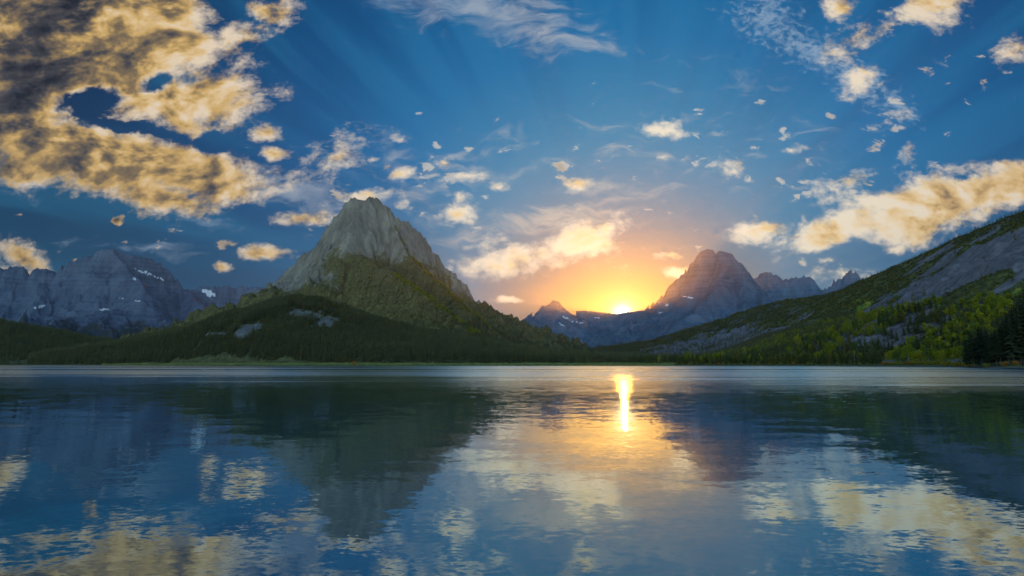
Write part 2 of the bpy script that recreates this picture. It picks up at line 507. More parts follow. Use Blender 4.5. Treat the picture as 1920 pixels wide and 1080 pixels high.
grinnell = Mount('grinnell', [
    Ridge([(250, 690, 3600, 300), (300, 668, 3500, 350), (385, 658, 3350, 400), (430, 622, 3280, 500), (450, 598, 3240, 600), (470, 580, 3200, 750), (500, 550, 3120, 950), (515, 525, 3080, 1100), (530, 510, 3050), (560, 482, 2980),
           (597, 456, 2900), (603, 440, 2880), (612, 425, 2860), (625, 408, 2840), (640, 392, 2820), (650, 379, 2800), (660, 370, 2790), (672, 371, 2785), (690, 368, 2780), (704, 369, 2780), (712, 375, 2780), (724, 383, 2780),
           (737, 395, 2790), (742, 404, 2790), (760, 412, 2800), (790, 436, 2820), (802, 452, 2830), (815, 472, 2840), (832, 492, 2850), (850, 508, 2860), (868, 528, 2870), (880, 540, 2870),
           (888, 560, 2870), (896, 572, 2860), (915, 583, 2840), (950, 600, 2760), (1000, 622, 2620), (1050, 641, 2480), (1100, 660, 2360), (1140, 674, 2250)],
          1450, G_CLIFF, jag=24, jagl=38, seed=3),
    Ridge([(690, 372, 2770, 500), (655, 430, 2640, 600), (640, 480, 2500, 650), (622, 520, 2350, 650), (612, 560, 2150, 600)], 600, G_SLOPE, seed=4),
    Ridge([(740, 420, 2740, 300), (770, 480, 2450, 380), (830, 535, 2000, 460), (870, 576, 1750, 480), (930, 620, 1500, 480), (1000, 650, 1300, 420)], 450, G_SLOPE, seed=5),
    Ridge([(655, 470, 2560, 300), (725, 505, 2100, 380), (800, 550, 1650, 440), (860, 598, 1380, 440), (920, 638, 1150, 400), (980, 660, 1020, 340)], 420, G_SLOPE, seed=6),
], rough=(85, 210), fine=(26, 60), seed=10, gul=42, strata=0.8, sl=24, shore=110.0)
for r in grinnell.ridges[1:]:
    r.warp = 0.45
grinnell.ridges[0].warp = 0.0

bench = Mount('bench', [
    Ridge([(60, 690, 1650, 260), (130, 672, 1650, 260), (210, 657, 1600, 280), (260, 650, 1550, 300), (330, 638, 1450, 320), (390, 621, 1350, 340), (445, 604, 1260, 320), (490, 584, 1190, 290), (525, 566, 1130, 280), (555, 559, 1110, 280), (590, 563, 1090, 280),
           (625, 573, 1070, 280), (660, 587, 1050, 280), (700, 601, 1030, 280), (740, 613, 1010, 280), (800, 630, 980, 300), (880, 650, 950, 280), (960, 662, 930, 260), (1060, 672, 900, 240), (1140, 677, 880, 220), (1250, 683, 860, 200)],
          360, G_HILL, jag=3, seed=13)], rough=(14, 120), fine=(5, 40), seed=20, fade=50, shore=60.0)
bench.ridges[0].warp = 0.0

left_hill = Mount('left_hill', [
    Ridge([(-4000, 100, 2400, 900), (-1700, 420, 2500, 900), (-700, 500, 2500), (-300, 560, 2200), (-60, 594, 2000, 600), (0, 609, 1950, 520), (60, 625, 1900, 460), (110, 639, 1850, 420), (170, 651, 1820, 400), (230, 662, 1780, 400), (330, 676, 1700, 400), (420, 684, 1600, 400)],
          950, G_HILL, seed=23)], rough=(14, 160), fine=(4, 40), seed=30, fade=60, shore=120.0)

gould = Mount('gould', [
    Ridge([(-2400, 300, 9000), (-1100, 440, 8700), (-520, 500, 8200), (-260, 490, 7800), (-120, 500, 7500), (-40, 486, 7400), (0, 493, 7300), (10, 500, 7300), (18, 498, 7280), (30, 497, 7270), (44, 498, 7260), (50, 508, 7250), (58, 509, 7240), (68, 503, 7230),
           (88, 502, 7220), (106, 508, 7210), (113, 508, 7200), (118, 499, 7200), (130, 492, 7200), (152, 487, 7180), (158, 481, 7180), (182, 478, 7160), (186, 469, 7150), (208, 464, 7140), (214, 465, 7140), (240, 476, 7160),
           (270, 481, 7180), (300, 493, 7200), (320, 510, 7200), (340, 530, 7160), (352, 541, 7120), (372, 545, 7060), (395, 556, 6950), (415, 580, 6800), (440, 606, 6600), (480, 640, 6400)],
          3300, [(0, 1.0), (0.008, 0.985), (0.035, 0.86), (0.05, 0.83), (0.075, 0.73), (0.12, 0.64), (0.15, 0.55), (0.25, 0.44), (0.45, 0.28), (0.7, 0.12), (0.9, 0.04), (1.0, 0.0), (1.4, -.1), (3, -.4)], jag=26, jagl=70, seed=33),
    Ridge([(212, 466, 7120, 500), (232, 492, 6950, 700), (250, 512, 6780, 900), (275, 545, 6400, 1300)], 900, G_SLOPE, seed=36),
    Ridge([(352, 542, 7000, 1500), (300, 560, 6600, 1600), (262, 570, 6300, 1600), (215, 580, 6000, 1600), (160, 590, 5700, 1600), (100, 600, 5400, 1600)], 1500, G_SLOPE, jag=10, jagl=60, seed=34),
    Ridge([(352, 542, 7000, 1200), (380, 575, 6300, 1400), (400, 610, 5700, 1500), (380, 640, 5000, 1400)], 1300, G_SLOPE, seed=35)],
    rough=(200, 700), fine=(60, 170), seed=40, strata=0.6, sl=85, fade=260, gul=90)
for r in gould.ridges[1:]:
    r.warp = 1.0
gould.ridges[0].warp = 0.0

garden = Mount('garden', [
    Ridge([(300, 560, 9700), (368, 545, 9600), (375, 536, 9600), (386, 534, 9600), (394, 537, 9600), (402, 534, 9600), (408, 540, 9600), (418, 534, 9600), (430, 533, 9600), (441, 540, 9600), (450, 536, 9600), (462, 537, 9600), (480, 537, 9600),
           (496, 538, 9600), (540, 530, 9600), (620, 540, 9600)], 3600,
          [(0, 1.0), (0.012, 0.97), (0.05, 0.72), (0.12, 0.56), (0.3, 0.38), (0.6, 0.18), (1, 0.0), (3, -.4)], jag=55, jagl=90, seed=43)],
    rough=(160, 500), fine=(70, 150), seed=50, strata=0.9, sl=80, fade=150)

swift = Mount('swiftcurrent', [
    Ridge([(860, 640, 9000), (920, 618, 9000), (965, 598, 9000), (1000, 581, 9000), (1022, 570, 9000), (1038, 562, 9000), (1046, 564, 9000), (1058, 574, 9000), (1072, 580, 9000), (1090, 582, 9000), (1108, 582, 9000),
           (1130, 585, 9000), (1160, 586, 8900), (1185, 583, 8800), (1205, 579, 8700), (1225, 577, 8500), (1260, 590, 8200), (1330, 620, 8000)], 3800,
          [(0, 1.0), (0.02, 0.97), (0.08, 0.84), (0.2, 0.62), (0.4, 0.36), (0.7, 0.12), (1, 0.0), (3, -.4)], jag=22, jagl=80, seed=53)],
    rough=(170, 600), fine=(60, 180), seed=60, strata=0.7, sl=80, fade=250, gul=50)

wilbur = Mount('wilbur', [
    Ridge([(1120, 640, 6700), (1170, 603, 6700), (1200, 585, 6700), (1212, 577, 6700), (1228, 565, 6700), (1243, 550, 6700), (1262, 528, 6700), (1280, 512, 6700), (1295, 500, 6700), (1302, 486, 6700), (1312, 470, 6700), (1322, 464, 6700), (1334, 465, 6700),
           (1341, 472, 6700), (1348, 467, 6700), (1362, 470, 6720), (1372, 476, 6740), (1384, 487, 6760), (1396, 502, 6800), (1408, 516, 6850), (1420, 530, 6900), (1434, 545, 6950), (1450, 562, 7000), (1500, 590, 7100)], 2900,
          [(0, 1.0), (0.01, 0.98), (0.05, 0.82), (0.1, 0.66), (0.2, 0.50), (0.4, 0.30), (0.7, 0.1), (1, 0.0), (3, -.4)], jag=26, jagl=70, seed=63),
    Ridge([(1345, 480, 6600, 700), (1368, 516, 6250, 1100), (1400, 538, 6000, 1400), (1440, 556, 5800, 1400), (1500, 590, 5500, 1200)], 1400, G_SLOPE, jag=14, jagl=60, seed=64),
    Ridge([(1368, 516, 6250, 900), (1330, 555, 5600, 1200), (1280, 600, 5000, 1200)], 1400, G_SLOPE, seed=65)],
    rough=(150, 520), fine=(50, 150), seed=70, strata=0.6, sl=95, fade=220, gul=50)
for r in wilbur.ridges[1:]:
    r.warp = 1.0

farblue = Mount('farblue', [
    Ridge([(1360, 560, 8600), (1400, 545, 8600), (1416, 520, 8600), (1422, 514, 8600), (1434, 511, 8600), (1440, 507, 8600), (1448, 512, 8600), (1462, 521, 8600), (1468, 525, 8600), (1480, 524, 8600), (1490, 520, 8600), (1500, 518, 8600),
           (1512, 517, 8600), (1522, 519, 8600), (1528, 526, 8600), (1534, 537, 8600), (1540, 541, 8700), (1552, 533, 8900), (1566, 526, 9000), (1582, 520, 9000), (1586, 511, 9000), (1594, 507, 9000), (1604, 508, 9000), (1610, 517, 9000), (1625, 522, 9000),
           (1680, 540, 9000), (1760, 560, 9000)], 3300,
          [(0, 1.0), (0.01, 0.97), (0.05, 0.80), (0.12, 0.62), (0.3, 0.42), (0.7, 0.12), (1, 0.0), (3, -.4)], jag=75, jagl=95, seed=73)],
    rough=(170, 450), fine=(70, 150), seed=80, strata=0.9, sl=70, fade=160, gul=40)

altyn = Mount('altyn', [
    Ridge([(1060, 676, 2500, 900), (1100, 663, 2500, 900), (1150, 655, 2480, 900), (1200, 645, 2450, 900), (1250, 633, 2400, 900), (1300, 618, 2360, 850), (1340, 608, 2320, 850), (1375, 597, 2300, 800), (1395, 584, 2280, 800),
           (1420, 575, 2250, 780), (1450, 567, 2220, 760), (1480, 561, 2180, 740), (1510, 558, 2120, 720), (1545, 553, 2050, 700), (1580, 543, 1990, 680), (1625, 523, 1900, 660), (1660, 508, 1820, 640), (1700, 491, 1740, 620),
           (1760, 464, 1620, 600), (1800, 446, 1540, 590), (1860, 421, 1430, 580), (1920, 396, 1330, 570), (2000, 366, 1220, 560), (2200, 300, 1080, 560), (2600, 220, 1000, 560), (4000, 0, 950, 600)],
          700, [(0, 1.0), (0.03, 0.985), (0.2, 0.80), (0.45, 0.50), (0.65, 0.27), (0.85, 0.10), (1.0, 0.03), (1.4, -0.12), (3, -0.6)], jag=3, seed=83)],
    rough=(20, 150), fine=(7, 45), seed=90, fade=70, gul=10, shore=170.0)

MOUNTS = [grinnell, bench, left_hill, gould, garden, swift, wilbur, farblue, altyn]


def smooth_shade(me):
    me.polygons.foreach_set('use_smooth', np.ones(len(me.polygons), bool))


def grid_mesh(name, X, Y, Z, attrs=None):
    """regular grid of points -> mesh (rows x cols)"""
    r, c = X.shape
    co = np.stack([X, Y, Z], -1).reshape(-1, 3).astype(np.float32)
    i = np.arange(r * c).reshape(r, c)
    q = np.stack([i[:-1, :-1], i[:-1, 1:], i[1:, 1:], i[1:, :-1]], -1).reshape(-1, 4)
    me = bpy.data.meshes.new(name)
    me.vertices.add(len(co)); me.vertices.foreach_set('co', co.ravel())
    me.loops.add(q.size); me.loops.foreach_set('vertex_index', q.ravel().astype(np.int32))
    me.polygons.add(len(q)); me.polygons.foreach_set('loop_start', (np.arange(len(q)) * 4).astype(np.int32))
    me.update(calc_edges=True)
    smooth_shade(me)
    for k, v in (attrs or {}).items():
        a = me.attributes.new(k, 'FLOAT', 'POINT')
        a.data.foreach_set('value', v.reshape(-1).astype(np.float32))
    return me


def link(name, me, mat=None, parent=None, **props):
    o = bpy.data.objects.new(name, me)
    COL.objects.link(o)
    if mat is not None and me is not None and len(me.materials) == 0:
        me.materials.append(mat)
    if parent is not None:
        o.parent = parent
    for k, v in props.items():
        o[k] = v
    return o


def project(X, Y, Z):
    """where a point of the land lies in the view (used to trace snow patches and scree onto the land)"""
    z = Z - CAM_H
    dep = Y * math.cos(PITCH) + z * math.sin(PITCH)
    up = -Y * math.sin(PITCH) + z * math.cos(PITCH)
    dep = np.maximum(dep, 1)
    return 960 + F_PX * X / dep, 540 - F_PX * up / dep


def ell(PX, PY, cx, cy, rx, ry, rot=0.0):
    a = math.radians(rot)
    dx, dy = PX - cx, -(PY - cy)
    u = (dx * math.cos(a) + dy * math.sin(a)) / rx
    v = (-dx * math.sin(a) + dy * math.cos(a)) / ry
    return 1 - np.sqrt(u * u + v * v)


def slope_of(X, Y, Z):
    dXr = np.gradient(X, axis=0); dYr = np.gradient(Y, axis=0); dZr = np.gradient(Z, axis=0)
    dXc = np.gradient(X, axis=1); dYc = np.gradient(Y, axis=1); dZc = np.gradient(Z, axis=1)
    nx = dYr * dZc - dZr * dYc; ny = dZr * dXc - dXr * dZc; nz = dXr * dYc - dYr * dXc
    return np.abs(nz) / np.sqrt(nx * nx + ny * ny + nz * nz + 1e-9)      # 1 = flat


def polar(px0, px1, nc, R0, R1, nr, pw=1.0):
    t = np.linspace(0, 1, nc)
    u = ((px0 + (px1 - px0) * t) - 960) / F_PX
    az = np.arctan(u)
    rr = R0 + (R1 - R0) * np.linspace(0, 1, nr) ** pw
    A, R = np.meshgrid(az, rr)
    return R * np.sin(A), R * np.cos(A), R


# ------------------------------------------------------------------ land materials
def land_material(name, rock_a, rock_b, veg_a, veg_b, sc_=1.0, bump=1.0, strata=0.0, scree=(0.20, 0.19, 0.19)):
    mt = bpy.data.materials.new(name)
    mt.use_nodes = True
    t = mt.node_tree
    t.nodes.clear()
    n = NT(t)
    g = n.new('ShaderNodeNewGeometry')
    P = g.outputs['Position']
    n1 = n.noise(P, 0.006 * sc_, 9, 0.66, 0.4)
    n2 = n.noise(P, 0.05 * sc_, 7, 0.65)
    n3 = n.noise(n.mapping(P, scale=(1, 1, 0.25)), 0.022 * sc_, 8, 0.68)
    rock = n.mix(n.mapr(n3, 0.36, 0.66), rock_a, rock_b)
    rock = n.mix(n.mapr(n1, 0.4, 0.7, 0, 0.45), rock, tuple(c * 0.55 for c in rock_a))
    if strata:
        sp = n.new('ShaderNodeSeparateXYZ'); n.put(sp.inputs[0], P)
        zz = n.m('ADD', sp.outputs[2], n.m('MULTIPLY', n1, 90.0))
        c3 = n.new('ShaderNodeCombineXYZ'); n.put(c3.inputs[2], zz)
        st = n.noise(c3.outputs[0], 0.03, 5, 0.7)
        rock = n.mix(n.m('MULTIPLY', n.mapr(st, 0.4, 0.62), strata), rock, tuple(min(1, c * 1.9) for c in rock_b))
    veg = n.mix(n.mapr(n2, 0.35, 0.68), veg_a, veg_b)
    veg = n.mix(n.mapr(n.noise(P, 0.16, 5, 0.7), 0.42, 0.62, 0.0, 0.7), veg, tuple(c * 0.4 for c in veg_a))
    va = n.attr('veg')
    vf = n.mapr(n.m('ADD', va, n.m('MULTIPLY', n.m('SUBTRACT', n2, 0.5), 1.1)), 0.38, 0.62)
    col_ = n.mix(vf, rock, veg)
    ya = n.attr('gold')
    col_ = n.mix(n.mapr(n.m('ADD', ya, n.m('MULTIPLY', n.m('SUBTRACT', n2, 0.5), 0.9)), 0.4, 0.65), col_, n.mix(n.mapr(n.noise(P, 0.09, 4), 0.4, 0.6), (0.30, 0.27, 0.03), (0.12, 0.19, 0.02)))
    sa = n.attr('scree')
    scol = n.mix(n.mapr(n2, 0.35, 0.7), scree, tuple(c * 0.55 for c in scree))
    run = n.noise(n.mapping(P, rot=(0, 0, 0.25), scale=(0.16, 1.0, 0.16)), 0.045 * sc_, 7, 0.7, 0.3)
    scol = n.mix(n.mapr(run, 0.42, 0.62, 0.0, 0.7), scol, tuple(c * 0.42 for c in scree))
    col_ = n.mix(n.mapr(n.m('ADD', sa, n.m('MULTIPLY', n.m('SUBTRACT', n2, 0.5), 1.0)), 0.4, 0.6), col_, scol)
    sn = n.attr('snow')
    snf = n.mapr(n.m('ADD', sn, n.m('MULTIPLY', n.m('SUBTRACT', n2, 0.5), 1.0)), 0.58, 0.85)
    col_ = n.mix(snf, col_, (0.82, 0.84, 0.88))
    bs = n.new('ShaderNodeBsdfPrincipled')
    n.put(bs.inputs['Base Color'], col_)
    bs.inputs['Roughness'].default_value = 0.95
    bs.inputs['Specular IOR Level'].default_value = 0.1
    b1 = n.new('ShaderNodeBump')
    b1.inputs['Strength'].default_value = 1.0
    b1.inputs['Distance'].default_value = 9.0 * bump / sc_
    hgt = n.m('ADD', n3, n.m('MULTIPLY', n2, 0.5))
    n.put(b1.inputs['Height'], hgt)
    n.put(bs.inputs['Normal'], b1.outputs[0])
    o = n.new('ShaderNodeOutputMaterial')
    t.links.new(bs.outputs[0], o.inputs[0])
    return mt


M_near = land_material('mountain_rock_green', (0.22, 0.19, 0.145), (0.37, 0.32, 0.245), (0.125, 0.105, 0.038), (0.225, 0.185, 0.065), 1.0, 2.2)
M_far = land_material('mountain_rock_banded', (0.06, 0.09, 0.14), (0.13, 0.165, 0.225), (0.04, 0.055, 0.06), (0.07, 0.09, 0.085), 0.4, 1.4, strata=0.2)  # blue of the distant haze put into the rock and plant colours
M_forest = land_material('forest_slope', (0.17, 0.17, 0.16), (0.27, 0.27, 0.27), (0.085, 0.085, 0.035), (0.13, 0.125, 0.05), 2.0, 0.8, scree=(0.20, 0.195, 0.185))
M_right = land_material('scree_slope', (0.13, 0.12, 0.125), (0.23, 0.21, 0.215), (0.09, 0.10, 0.035), (0.17, 0.165, 0.05), 2.0, 1.2, scree=(0.22, 0.20, 0.21))


def full_height(x, y, skip=()):
    z = ground_z(x, y)
    own = np.full(x.shape, -1)
    for i, m in enumerate(MOUNTS):
        if m in skip:
            continue
        h = m.height(x, y)
        k = h > z
        z = np.where(k, h, z); own = np.where(k, i, own)
    return z, own


# ------------------------------------------------------------------ vegetation masks (shared by the land colour and the trees)
def masks(m, X, Y, Z):
    PX, PY = project(X, Y, Z)
    nz = fbm(X / 120, Y / 120, 4, 301)
    nf = fbm(X / 30, Y / 30, 4, 303)
    veg = np.zeros_like(X); scree = np.zeros_like(X); gold_ = np.zeros_like(X); snow = np.zeros_like(X); trees = np.zeros_like(X)
    if m is grinnell:
        veg = sstep(430, 260, Z + 90 * nz) * 0.75
        veg = np.maximum(veg, 0.66 * sstep(-0.45, 0.35, ell(PX, PY, 710, 500, 170, 90, -35) + nz * 0.5 + nf * 0.4) * sstep(600, 430, Z + 90 * nz))
        scree = sstep(0.0, 0.35, ell(PX, PY, 640, 470, 60, 60, -60)) * 0.25
        trees = np.maximum(sstep(190, 90, Z + 70 * nz) * sstep(-0.2, 0.3, nz + 0.1 + 0.5 * sstep(150, 70, Z)) * 0.8, sstep(150, 95, Z + 40 * nz))
        gold_ = 0.45 * sstep(0.1, 0.6, ell(PX, PY, 790, 545, 130, 14, -35)) + 0.3 * sstep(0.1, .6, ell(PX, PY, 810, 530, 120, 10, -35))  # yellow painted along the spur crests in place of grazing sunlight
    elif m is bench:
        veg = np.full_like(X, 0.9)
        sc1 = np.maximum.reduce([ell(PX, PY, 462, 618, 50, 16, 8), ell(PX, PY, 605, 600, 24, 32, -70), ell(PX, PY, 560, 588, 30, 14, 0) * 0.8, ell(PX, PY, 400, 626, 30, 7, 6)])
        sc1 = sc1 + (nf * 1.0 + 0.6 * fbm(X / 9, Y / 9, 3, 305)) * sstep(-0.7, 0.2, sc1)
        scree = sstep(0.02, 0.6, sc1) * 0.8
        trees = 1 - sstep(0.0, 0.3, sc1)
        gold_ = 0.5 * sstep(-0.1, 0.3, ell(PX, PY, 580, 600, 60, 26, -30) + nf) * (1 - scree)
    elif m is left_hill:
        veg = np.full_like(X, 0.95)
        trees = np.full_like(X, 1.0)
    elif m is gould:
        veg = sstep(520, 250, Z + 160 * nz) * 0.6
        snow = np.maximum.reduce([ell(PX, PY, 272, 511, 32, 3.2, -22), ell(PX, PY, 298, 521, 14, 2.6, -30), ell(PX, PY, 74, 575, 14, 4, 10), ell(PX, PY, 195, 581, 16, 2.2, 0),
                                  ell(PX, PY, 196, 572, 10, 1.6, -6), ell(PX, PY, 258, 564, 8, 2, -4), ell(PX, PY, 228, 559, 8, 1.6, 0), ell(PX, PY, 46, 622, 6, 2, 0), ell(PX, PY, 60, 626, 5, 2, 0),
                                  ell(PX, PY, 252, 522, 5, 3, -40)])
        snow = np.clip(snow * 3 + 0.1, 0, 1)
    elif m is garden:
        snow = np.clip(ell(PX, PY, 391, 549, 20, 8, -14) * 3, 0, 1)
    elif m is swift:
        veg = sstep(500, 200, Z + 160 * nz) * 0.4
        snow = np.maximum.reduce([ell(PX, PY, 1062, 597, 12, 2.2, -25), ell(PX, PY, 1052, 608, 10, 1.8, -30), ell(PX, PY, 1082, 604, 16, 1.8, -8), ell(PX, PY, 1120, 596, 10, 1.6, 0)])
        snow = np.clip(snow * 3, 0, 1)
    elif m is wilbur:
        veg = sstep(480, 200, Z + 140 * nz) * 0.4
        snow = np.maximum.reduce([ell(PX, PY, 1294, 558, 9, 2.5, -10), ell(PX, PY, 1283, 556, 6, 1.5, 0), ell(PX, PY, 1252, 571, 8, 3, 20), ell(PX, PY, 1238, 586, 7, 1.6, 10), ell(PX, PY, 1236, 567, 5, 1.4, 0)])
        snow = np.clip(snow * 3, 0, 1)
    elif m is altyn:
        m.ridges[0](X, Y)
        s, d = m.ridges[0].s, m.ridges[0].d
        streak = fbm(s / 55 + nf * 0.35, d / 320, 4, 401)
        patch = fbm(s / 38 + nf * 0.5, d / 95, 4, 407)
        lowtree = sstep(110, 60, Z + 45 * nz + 60 * sstep(1500, 2100, PX))
        rockzone = np.maximum.reduce([ell(PX, PY, 1790, 535, 260, 70, 22), ell(PX, PY, 1700, 575, 120, 40, 24), ell(PX, PY, 1330, 640, 150, 22, 12) * 1.3, ell(PX, PY, 1545, 580, 60, 14, 10)])
        streak2 = fbm(s / 16 + nf * 0.4, d / 200, 4, 411)
        scree = sstep(-0.15, 0.35, rockzone * 0.6 + streak * 0.8 + streak2 * 0.9 - 0.06)
        veg = sstep(-0.3, 0.15, 0.28 - scree * 0.6 + patch * 1.1 + streak2 * 0.6)
        gr = np.maximum.reduce([ell(PX, PY, 1810, 560, 110, 14, 28), ell(PX, PY, 1830, 535, 90, 10, 24), ell(PX, PY, 1600, 560, 120, 30, 26), ell(PX, PY, 1880, 560, 90, 14, 30)])
        veg = np.maximum(veg, sstep(-0.1, 0.25, gr + patch * 0.8))
        scree = scree * (1 - 0.9 * sstep(-0.1, 0.2, gr + patch * 0.8))
        gold_ = sstep(-0.05, 0.35, np.maximum.reduce([ell(PX, PY, 1650, 590, 60, 14, 10), ell(PX, PY, 1755, 575, 12, 10, 40), ell(PX, PY, 1870, 567, 60, 7, 28), ell(PX, PY, 1610, 570, 30, 12, 10)]) + patch * 0.7) * 0.9
        trees = lowtree * (1 - 0.85 * scree) + 0.05 * sstep(0.0, 0.3, patch) * sstep(2.2, 0, scree) + 0.3 * sstep(60, 15, d) * (PX < 1920)
        trees = np.maximum(trees, sstep(0.0, 0.3, np.maximum(ell(PX, PY, 1440, 590, 70, 18, 10), ell(PX, PY, 1350, 612, 120, 12, 12)) + nz * 0.6) * 0.8)
        trees = trees * (1 - sstep(0, .25, ell(PX, PY, 1700, 590, 90, 22, 20)))
    return dict(veg=veg, scree=scree, gold=gold_, snow=snow), trees


def build_mount(m, px0, px1, nc, R0, R1, nr, mat, label):
    X, Y, R = polar(px0, px1, nc, R0, R1, nr)
    Z = m.height(X, Y)
    Z = np.maximum(Z, -2.0)
    at_, tr = masks(m, X, Y, Z)
    me = grid_mesh('mountain', X, Y, Z, at_)
    return link('mountain' if m not in (bench, left_hill) else 'hill', me, mat, kind='structure', label=label)


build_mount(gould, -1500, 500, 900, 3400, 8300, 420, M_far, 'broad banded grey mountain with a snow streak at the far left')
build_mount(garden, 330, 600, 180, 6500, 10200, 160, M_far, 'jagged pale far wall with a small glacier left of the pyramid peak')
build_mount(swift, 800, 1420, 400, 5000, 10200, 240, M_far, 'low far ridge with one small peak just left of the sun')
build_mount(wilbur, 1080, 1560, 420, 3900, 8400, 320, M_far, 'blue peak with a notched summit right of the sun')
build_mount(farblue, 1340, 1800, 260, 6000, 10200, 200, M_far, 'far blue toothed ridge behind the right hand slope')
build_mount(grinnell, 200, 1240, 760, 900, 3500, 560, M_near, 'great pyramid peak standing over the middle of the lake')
build_mount(bench, 0, 1320, 700, 740, 2000, 260, M_forest, 'forested bench ridge at the foot of the pyramid peak')
build_mount(left_hill, -2600, 480, 420, 850, 2600, 160, M_forest, 'dark forested hill at the left end of the lake')
build_mount(altyn, 1040, 2700, 800, 330, 2900, 420, M_right, 'long scree and shrub slope climbing out of the right side')

# ------------------------------------------------------------------ valley floor and lake bed
M_ground = land_material('valley_floor', (0.10, 0.09, 0.07), (0.16, 0.15, 0.12), (0.06, 0.085, 0.02), (0.12, 0.14, 0.035), 4.0, 0.1)


def build_ground():
    az = np.linspace(-math.pi, math.pi, 1441)
    rr = np.concatenate([np.linspace(2, 60, 24), np.linspace(66, 1100, 300), np.geomspace(1120, 14000, 60)])
    A, R = np.meshgrid(az, rr)
    X, Y = R * np.sin(A), R * np.cos(A)
    Z = ground_z(X, Y)
    at_ = dict(veg=np.full_like(X, 0.9) * (Z > 0.8), scree=np.where(Z < 0.9, 0.35, 0), gold=np.zeros_like(X), snow=np.zeros_like(X))
    me = grid_mesh('ground', X, Y, Z, at_)
    # close the middle
    import bmesh
    bm = bmesh.new(); bm.from_mesh(me); bm.verts.ensure_lookup_table()
    bm.faces.new([bm.verts[i] for i in range(0, 1440)])
    bm.to_mesh(me); bm.free()
    return link('ground', me, M_ground, kind='structure')


build_ground()

# ------------------------------------------------------------------ lake water
mw = bpy.data.materials.new('lake_water')
mw.use_nodes = True
mw.node_tree.nodes.clear()
n = NT(mw.node_tree)
g = n.new('ShaderNodeNewGeometry')
P = g.outputs['Position']
spw = n.new('ShaderNodeSeparateXYZ'); n.put(spw.inputs[0], P)
# calm water in the lee of the near bank, ruffled by the wind further out
lane = n.noise(n.mapping(P, scale=(0.22, 1.0, 1)), 0.05, 4, 0.55, 0.5)
lane2 = n.noise(n.mapping(P, scale=(0.08, 1.0, 1)), 0.022, 3, 0.5, 0.3)
off = n.m('ADD', spw.outputs[1], n.m('MULTIPLY', n.m('SUBTRACT', lane, 0.5), 34.0))
off = n.m('ADD', off, n.m('MULTIPLY', spw.outputs[0], 0.32))
wind = n.mapr(off, 20.0, 66.0, 0.0, 1.0)
wind = n.m('MULTIPLY', wind, n.mapr(lane2, 0.32, 0.62, 0.55, 1.0))
def slopes(scale, rot, amp, detail, sx=0.6):
    c = n.noise(n.mapping(P, rot=(0, 0, rot), scale=(sx, 1.0, 1)), scale, detail, 0.6, 0.3, out=1)
    v = n.vm('MULTIPLY', n.vm('SUBTRACT', c, (0.5, 0.5, 0.5)), (0.75, 1.0, 0.0))
    return n.vm('SCALE', v, scale=amp)


far_w = n.mapr(off, 22.0, 130.0, 0.0, 1.0)
s_calm = n.vm('ADD', slopes(9.0, 0.35, 0.055, 3), slopes(0.9, -0.2, 0.045, 2, 0.5))
s_wind = n.vm('ADD', slopes(9.0, 0.3, 0.42, 4), slopes(1.7, -0.25, 0.28, 3, 0.5))
s_far = n.vm('ADD', slopes(9.0, 0.1, 0.35, 3), slopes(0.5, 0.2, 0.20, 3, 0.35))
puffs = n.mapr(n.noise(n.mapping(P, scale=(0.16, 1.0, 1)), 0.085, 4, 0.6, 0.6), 0.53, 0.66)
s_calm = n.vm('ADD', s_calm, n.vm('SCALE', slopes(11.0, 0.1, 0.28, 3), scale=puffs))
slope = n.vm('ADD', s_calm, n.vm('ADD', n.vm('SCALE', s_wind, scale=wind), n.vm('SCALE', s_far, scale=n.m('MULTIPLY', far_w, wind))))
wn = n.vm('NORMALIZE', n.vm('ADD', slope, (0.0, 0.0, 1.0)))
fr = n.new('ShaderNodeFresnel')
fr.inputs['IOR'].default_value = 1.6
n.put(fr.inputs['Normal'], wn)
gl = n.new('ShaderNodeBsdfGlossy', distribution='BECKMANN')
gl.inputs['Color'].default_value = (0.74, 0.95, 1.0, 1)
n.put(gl.inputs['Roughness'], n.m('ADD', n.m('MULTIPLY_ADD', puffs, 0.10, n.mapr(wind, 0.0, 1.0, 0.05, 0.10)), n.m('MULTIPLY', n.m('MULTIPLY', far_w, wind), 0.23)))
n.put(gl.inputs['Normal'], wn)
df = n.new('ShaderNodeBsdfDiffuse')
df.inputs['Color'].default_value = (0.004, 0.075, 0.11, 1)
mx = n.new('ShaderNodeMixShader')
n.put(mx.inputs[0], n.mapr(fr.outputs[0], 0.0, 0.8, 0.14, 1.0, smooth=False))
mw.node_tree.links.new(df.outputs[0], mx.inputs[1])
mw.node_tree.links.new(gl.outputs[0], mx.inputs[2])
mo = n.new('ShaderNodeOutputMaterial')
mw.node_tree.links.new(mx.outputs[0], mo.inputs[0])
xs = np.linspace(-1700, 900, 14); ys = np.linspace(-60, 1150, 12)
XX, YY = np.meshgrid(xs, ys)
link('water', grid_mesh('water', XX, YY, np.zeros_like(XX)), mw, kind='structure')

